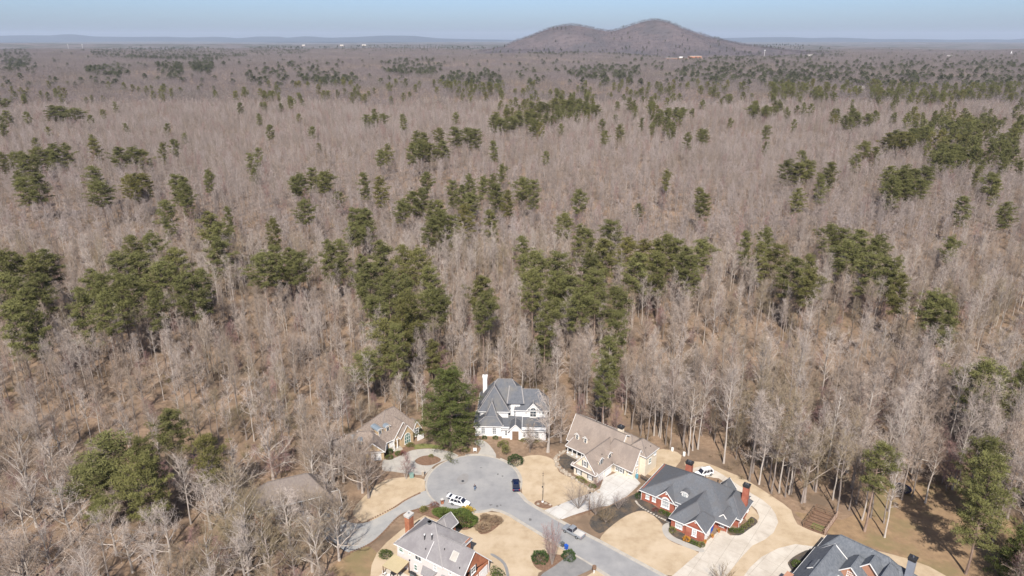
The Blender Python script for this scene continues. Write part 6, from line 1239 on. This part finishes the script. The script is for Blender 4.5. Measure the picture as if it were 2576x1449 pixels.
# pots by the brick garage
POT = ['terracotta pot with orange plant left of the brick garage door', 'terracotta pot between the brick garage doors', 'terracotta pot by the blue door of the brick house']
for i, (x, y) in enumerate(((42.3, 123.6), (44.4, 125.4), (46.3, 127.2))):
    t = thing('plant_pot', POT[i], 'pot', (x, y, .06)); b = MB(); b.tube([(0, 0, 0), (0, 0, .45)], [.2, .28], 10); b.build('pot', M['terracotta'], t); st, fo = shrub_mesh(70, .3, .3, .5, M['orange'], 60); put('foliage', fo, t, (0, 0, .4))
# trampoline
t = thing('trampoline', 'round dark blue trampoline standing among the trees at the right', 'trampoline', (95.2, 142.3, .02)); n = 24; b = MB(); b.disc((0, 0), 1.75, .86, .88, n); b.build('mat', M['black'], t)
b = MB(); pr_ = [(1.72, .9), (2.15, .92), (2.15, .86), (1.72, .84)]; vs = [(q[0] * math.cos(2 * math.pi * k / n), q[0] * math.sin(2 * math.pi * k / n), q[1]) for k in range(n) for q in pr_]; b.add(vs, [(k * 4 + j, k * 4 + (j + 1) % 4, ((k + 1) % n) * 4 + (j + 1) % 4, ((k + 1) % n) * 4 + j) for k in range(n) for j in range(4)]); b.build('pad', M['car_blue'], t)
for k in range(6): a = k * math.pi / 3; b = MB(); b.tube([(2.05 * math.cos(a), 2.05 * math.sin(a), 0), (2.05 * math.cos(a), 2.05 * math.sin(a), 2.5)], [.03, .03], 5); b.build('post', M['dark'], t)
# timber garden enclosure
def W_(u, v): return (66.0 + .80 * u + .665 * v * 1.0, 129.2 - .60 * u + .747 * v)
t = thing('garden_enclosure', 'brown timber garden enclosure with rails and mesh at the edge of the wood', 'enclosure', (0, 0, 0))
LU, LV = 4.6, 8.0
for u, v in [(0, 0), (LU, 0), (LU, LV), (0, LV)] + [(0, 2), (0, 4), (0, 6), (LU, 2), (LU, 4), (LU, 6), (2.3, 0), (2.3, LV)]: x, y = W_(u, v); b = MB(); b.box((0, 0, .8), (.12, .12, 1.6), R(-37)); b.build('post', M['wood_pale'] if u == LU else M['wood'], t, loc=(x, y, .02))
for z in (.12, .6, 1.1, 1.55):
    for (p, q, m_) in (((0, 0), (LU, 0), 'wood'), ((LU, 0), (LU, LV), 'wood_pale'), ((LU, LV), (0, LV), 'wood'), ((0, LV), (0, 0), 'wood')): b = MB(); b.bar((*W_(*p), z), (*W_(*q), z), .07, .1 if z > 1.2 else .06); b.build('rail', M[m_], t)
for v in (1.2, 2.4, 3.6, 4.8, 6.4): b = MB(); b.bar((*W_(0, v), 1.6), (*W_(LU, v), 1.6), .08, .1); b.build('cross_beam', M['wood'], t)
for v in (.9, 1.7, 2.5): struct(sheet('planting_row', [W_(1.2, v - .3), W_(3.8, v - .3), W_(3.8, v + .3), W_(1.2, v + .3)], .04, M['green_grass']))
ground_sheet('soil', [W_(-.2, -.2), W_(LU + .2, -.2), W_(LU + .2, LV + .2), W_(-.2, LV + .2)], .03, M['brown_mulch'], 0)
# canopy and garden furniture behind the grey-roofed house
t = thing('gazebo', 'khaki canvas gazebo beside the grey-roofed house patio', 'gazebo', (-23.9, 114.5, .03), R(-33)); b = MB(); a = 2.05
b.add([(-a, -1.8, 2.45), (a, -1.8, 2.45), (a, 1.8, 2.75), (-a, 1.8, 2.75), (-a, -1.8, 2.37), (a, -1.8, 2.37), (a, 1.8, 2.67), (-a, 1.8, 2.67)], [(0, 1, 2, 3), (7, 6, 5, 4), (0, 4, 5, 1), (1, 5, 6, 2), (2, 6, 7, 3), (3, 7, 4, 0)]); b.build('canopy', M['canvas'], t)
for x, y, z in ((-1.95, -1.7, 2.4), (1.95, -1.7, 2.4), (1.95, 1.7, 2.7), (-1.95, 1.7, 2.7)): b = MB(); b.box((x, y, z / 2), (.14, .14, z)); b.build('post', M['wood'], t)
b = MB()
for p, q in (((-1.95, -1.7), (1.95, -1.7)), ((1.95, -1.7), (1.95, 1.7)), ((1.95, 1.7), (-1.95, 1.7)), ((-1.95, 1.7), (-1.95, -1.7))): b.bar((*p, 2.3), (*q, 2.3), .1, .16)
b.build('beam', M['wood'], t)
def chair(label, x, y, rz):
    t = thing('patio_chair', label, 'chair', (x, y, .04), rz); b = MB(); b.box((0, 0, .42), (.55, .55, .08)); b.build('seat', M['white'], t); b = MB(); b.box((0, .27, .75), (.55, .07, .6)); b.build('backrest', M['white'], t)
    for sx in (-.24, .24):
        for sy in (-.24, .24): b = MB(); b.box((sx, sy, .2), (.05, .05, .4)); b.build('leg', M['dark'], t)
chair('white patio chair at the open left side of the gazebo', -26.3, 114.2, R(60)); chair('patio chair under the gazebo edge', -25.2, 113.0, R(20))
t = thing('patio_table', 'round dark patio table under the gazebo', 'table', (-24.4, 114.0, .04)); b = MB(); b.disc((0, 0), .6, .7, .75, 16); b.build('tabletop', M['dark'], t); b = MB(); b.tube([(0, 0, 0), (0, 0, .7)], [.2, .05], 8); b.build('pedestal', M['dark'], t)
t = thing('grill', 'dark barbecue grill beside the patio wall', 'grill', (-20.4, 113.6, .04), R(-33)); b = MB(); b.box((0, 0, .45), (1.1, .55, .9)); b.build('cabinet', M['grey_plastic'], t); b = MB(); b.tube([(-.5, 0, 1.0), (.5, 0, 1.0)], [.3, .3], 10); b.build('lid', M['dark'], t); b = MB(); b.box((.8, 0, .85), (.5, .45, .05)); b.box((-.8, 0, .85), (.5, .45, .05)); b.build('side_shelf', M['dark'], t)
# yard things by the cream house
def drum(label, x, y, m, r=.32, h=.9): t = thing('barrel', label, 'barrel', (x, y, .04)); b = MB(); b.tube([(0, 0, 0), (0, 0, h * .5), (0, 0, h)], [r * .9, r, r * .9], 12); b.build('drum', m, t); b = MB(); b.disc((0, 0), r * .92, h, h + .06, 12); b.build('lid', m, t)
drum('teal barrel at the corner of the cream house drive', 31.4, 147.6, M['teal_plastic'], .4, 1.0); drum('white drum at the back edge of the cream house lawn, nearer the trees', 43.0, 159.9, M['white'], .4, .8); drum('white drum at the back of the cream lawn, nearer the brick house', 45.6, 157.5, M['white'], .38, 1.0)
t = thing('garden_gate', 'dark garden gate and fence between the cream and brick houses', 'gate', (33.2, 146.4, .04), R(-50))
for i in range(12): b = MB(); b.box((-1.3 + i * .235, 0, .65), (.06, .06, 1.3)); b.build('picket', M['shutter_d'], t)
for z in (.3, 1.15): b = MB(); b.box((0, 0, z), (2.8, .05, .08)); b.build('rail', M['shutter_d'], t)
b = MB(); b.box((1.55, 0, .75), (.4, .4, 1.5)); b.build('gate_post', M['flag'], t)
strip([(30.6, 141.6), (33.0, 144.2), (34.6, 146.4)], .3, .02, .5, M['wood_pale'], 'kerb')
# concrete edging along the grey driveway
rng = random.Random(3)
edge_st = thing('brick_edging', 'row of brown edging stones along the lawn side of the grey driveway', 'edging', (0, 0, 0))
for i, (x, y) in enumerate(smooth_poly([(-22.4, 141.4), (-25.6, 138.6), (-27.9, 135.8), (-33.0, 131.1)], 12, False)): b = MB(); b.rock((0, 0, 0), (.22, .2, .25), rng); b.build('stone', M['brown_mulch'], edge_st, loc=(x, y, .03))
edge_st = thing('brick_edging', 'row of brown edging stones on the house side of the grey driveway', 'edging', (0, 0, 0))
for i, (x, y) in enumerate(smooth_poly([(-19.2, 136.9), (-23.0, 134.8), (-26.1, 132.7), (-29.0, 126.7), (-31.2, 123.3), (-34.8, 120.7)], 10, False)): b = MB(); b.rock((0, 0, 0), (.22, .2, .28), rng); b.build('stone', M['brown_mulch'], edge_st, loc=(x, y, .03))
# fallen logs
for i, (x, y, a, l) in enumerate(((-74, 143, 8, 9), (-68, 133, -12, 7), (-50, 164, 20, 8), (70, 178, -30, 7))):
    b = MB(); b.tube([(-l / 2, 0, .2), (0, .1, .25), (l / 2, 0, .22)], [.22, .2, .12], 7); simple('fallen_log', ('grey fallen log on the forest floor, far left', 'fallen log lying in the brush left of the rounded pine', 'fallen trunk in the wood behind the tan house', 'fallen trunk in the brush at the right')[i], 'log', b, M['bark'], (x, y, float(terrain(x, y))), R(a))

# ------------------------------------------------------------------ far away buildings and masts
def far_house(label, x, y, L, W, H, wall, roofm, rz=0, name='far_house', cat='house'):
    t = thing(name, label, cat, (x, y, float(terrain(x, y))), rz); b = MB(); b.box((0, 0, H / 2), (L, W, H)); b.build('wall', wall, t)
    b = MB(); o = .5; hr = H + W * .35; b.add([(-L / 2 - o, -W / 2 - o, H - .2), (L / 2 + o, -W / 2 - o, H - .2), (L / 2 + o, W / 2 + o, H - .2), (-L / 2 - o, W / 2 + o, H - .2), (-L / 2, 0, hr), (L / 2, 0, hr)], [(0, 1, 5, 4), (2, 3, 4, 5), (0, 4, 3), (1, 2, 5), (3, 2, 1, 0)]); b.build('roof', roofm, t)
    for i in range(4): b = MB(); b.box((-L * .36 + L * .24 * i, -W / 2 - .05, H * .55), (L * .1, .12, H * .3)); b.build('window', M['glass'], t)
FH = [('pale roofed house showing among the trees at the right, nearer the middle', 729, 1500, 20, 12, 9, 'cream', 'concrete_g', 10), ('pale grey house among the dark pines at the far right', 814, 1475, 18, 12, 9, 'white', 'concrete_g', -10), ('white house speck above the bare wood, right of the mountain foot', 340, 2150, 16, 10, 13, 'white', 'concrete_w', 0), ('distant pale house right of the floodlight mast', 1760, 4300, 34, 14, 16, 'white', 'concrete_g', 0), ('distant white house farther right near the spire', 2520, 4200, 30, 12, 16, 'white', 'concrete_w', 0)]
for a in FH: far_house(a[0], a[1], a[2], a[3], a[4], a[5], M[a[6]], M[a[7]], R(a[8]))
t = thing('school_building', 'long low red brick building with white roof trim below the mountain', 'building', (965, 4070, float(terrain(965, 4070))), R(4)); t.scale = (.8, .9, .85)
for (x0, x1, z0, z1, m_, nm) in ((-140, 120, 0, 17, 'brick_o', 'wall'), (30, 110, 19, 28, 'brick_o', 'hall_wall'), (-142, 122, 17, 19, 'concrete_g', 'roof'), (28, 112, 28, 30, 'concrete', 'hall_roof'), (-40, -12, 19, 26, 'white', 'roof_unit')): b = MB(); b.box(((x0 + x1) / 2, 0, (z0 + z1) / 2), (x1 - x0, 50 if nm != 'roof_unit' else 14, z1 - z0)); b.build(nm, M[m_], t)
for i in range(14): b = MB(); b.box((-128 + 18 * i, -25.2, 10), (10, .5, 4)); b.build('window', M['glass'], t)
for i in range(4):
    x, y = (-2500 + 330 * i + 90 * (i % 2), 8800 + 160 * i); far_house('row of white commercial buildings far off on the left horizon', x if i < 3 else x + 2600, y, 34 + 9 * (i % 3), 26, 6, M['cream'], M['concrete_g'], 0, 'far_building', 'building')
    bpy.data.objects[-1] if False else None
for o in [o for o in COL.objects if o.name.startswith('far_building')]: o['group'] = 'white commercial buildings far off'
def mast(label, x, y, h): 
    t = thing('floodlight_mast', label, 'mast', (x, y, float(terrain(x, y)))); b = MB(); b.tube([(0, 0, 0), (0, 0, h)], [.9, .7], 6); b.build('pole', M['white'], t); b = MB()
    b.box((0, 0, h), (8, 1.2, 1.6)); b.box((0, 0, h - 3), (8, 1.2, 1.6)); b.build('lamp_rack', M['white'], t)
mast('tall white floodlight mast on the left horizon, left one', -4000, 6600, 62); mast('tall white floodlight mast on the left horizon, right one', -3930, 6700, 55); mast('white floodlight mast right of the mountain', 1470, 4250, 52)
t = thing('radio_mast', 'thin radio mast on top of the mountain', 'mast', (1060, 4985, 205)); b = MB(); b.tube([(0, 0, 0), (0, 0, 34)], [.8, .4], 4); b.build('pole', M['steel'], t)
t = thing('church_spire', 'tiny white church spire far off at the right', 'church', (2940, 4300, float(terrain(2940, 4300)))); b = MB(); b.box((0, 0, 12), (8, 8, 24)); b.build('tower', M['white'], t); b = MB(); b.tube([(0, 0, 24), (0, 0, 40)], [4, .2], 6); b.build('spire', M['white'], t)
# ------------------------------------------------------------------ haze
hb = MB(); hb.box((0, 14000, 195), (120000, 66000, 610)); hz = hb.build('haze', None); hz['kind'] = 'stuff'; hz['label'] = 'thin bluish haze over the distance'
hm = bpy.data.materials.new('haze'); hm.use_nodes = True; nt = hm.node_tree; nt.nodes.clear(); ou = nt.nodes.new('ShaderNodeOutputMaterial'); pv = nt.nodes.new('ShaderNodeVolumePrincipled')
pv.inputs['Color'].default_value = (0.73, 0.83, 1.0, 1); pv.inputs['Density'].default_value = 2.8e-5; pv.inputs['Anisotropy'].default_value = 0.0; pv.inputs['Density Attribute'].default_value = ''
nt.links.new(pv.outputs[0], ou.inputs['Volume']); hz.data.materials.clear(); hz.data.materials.append(hm)
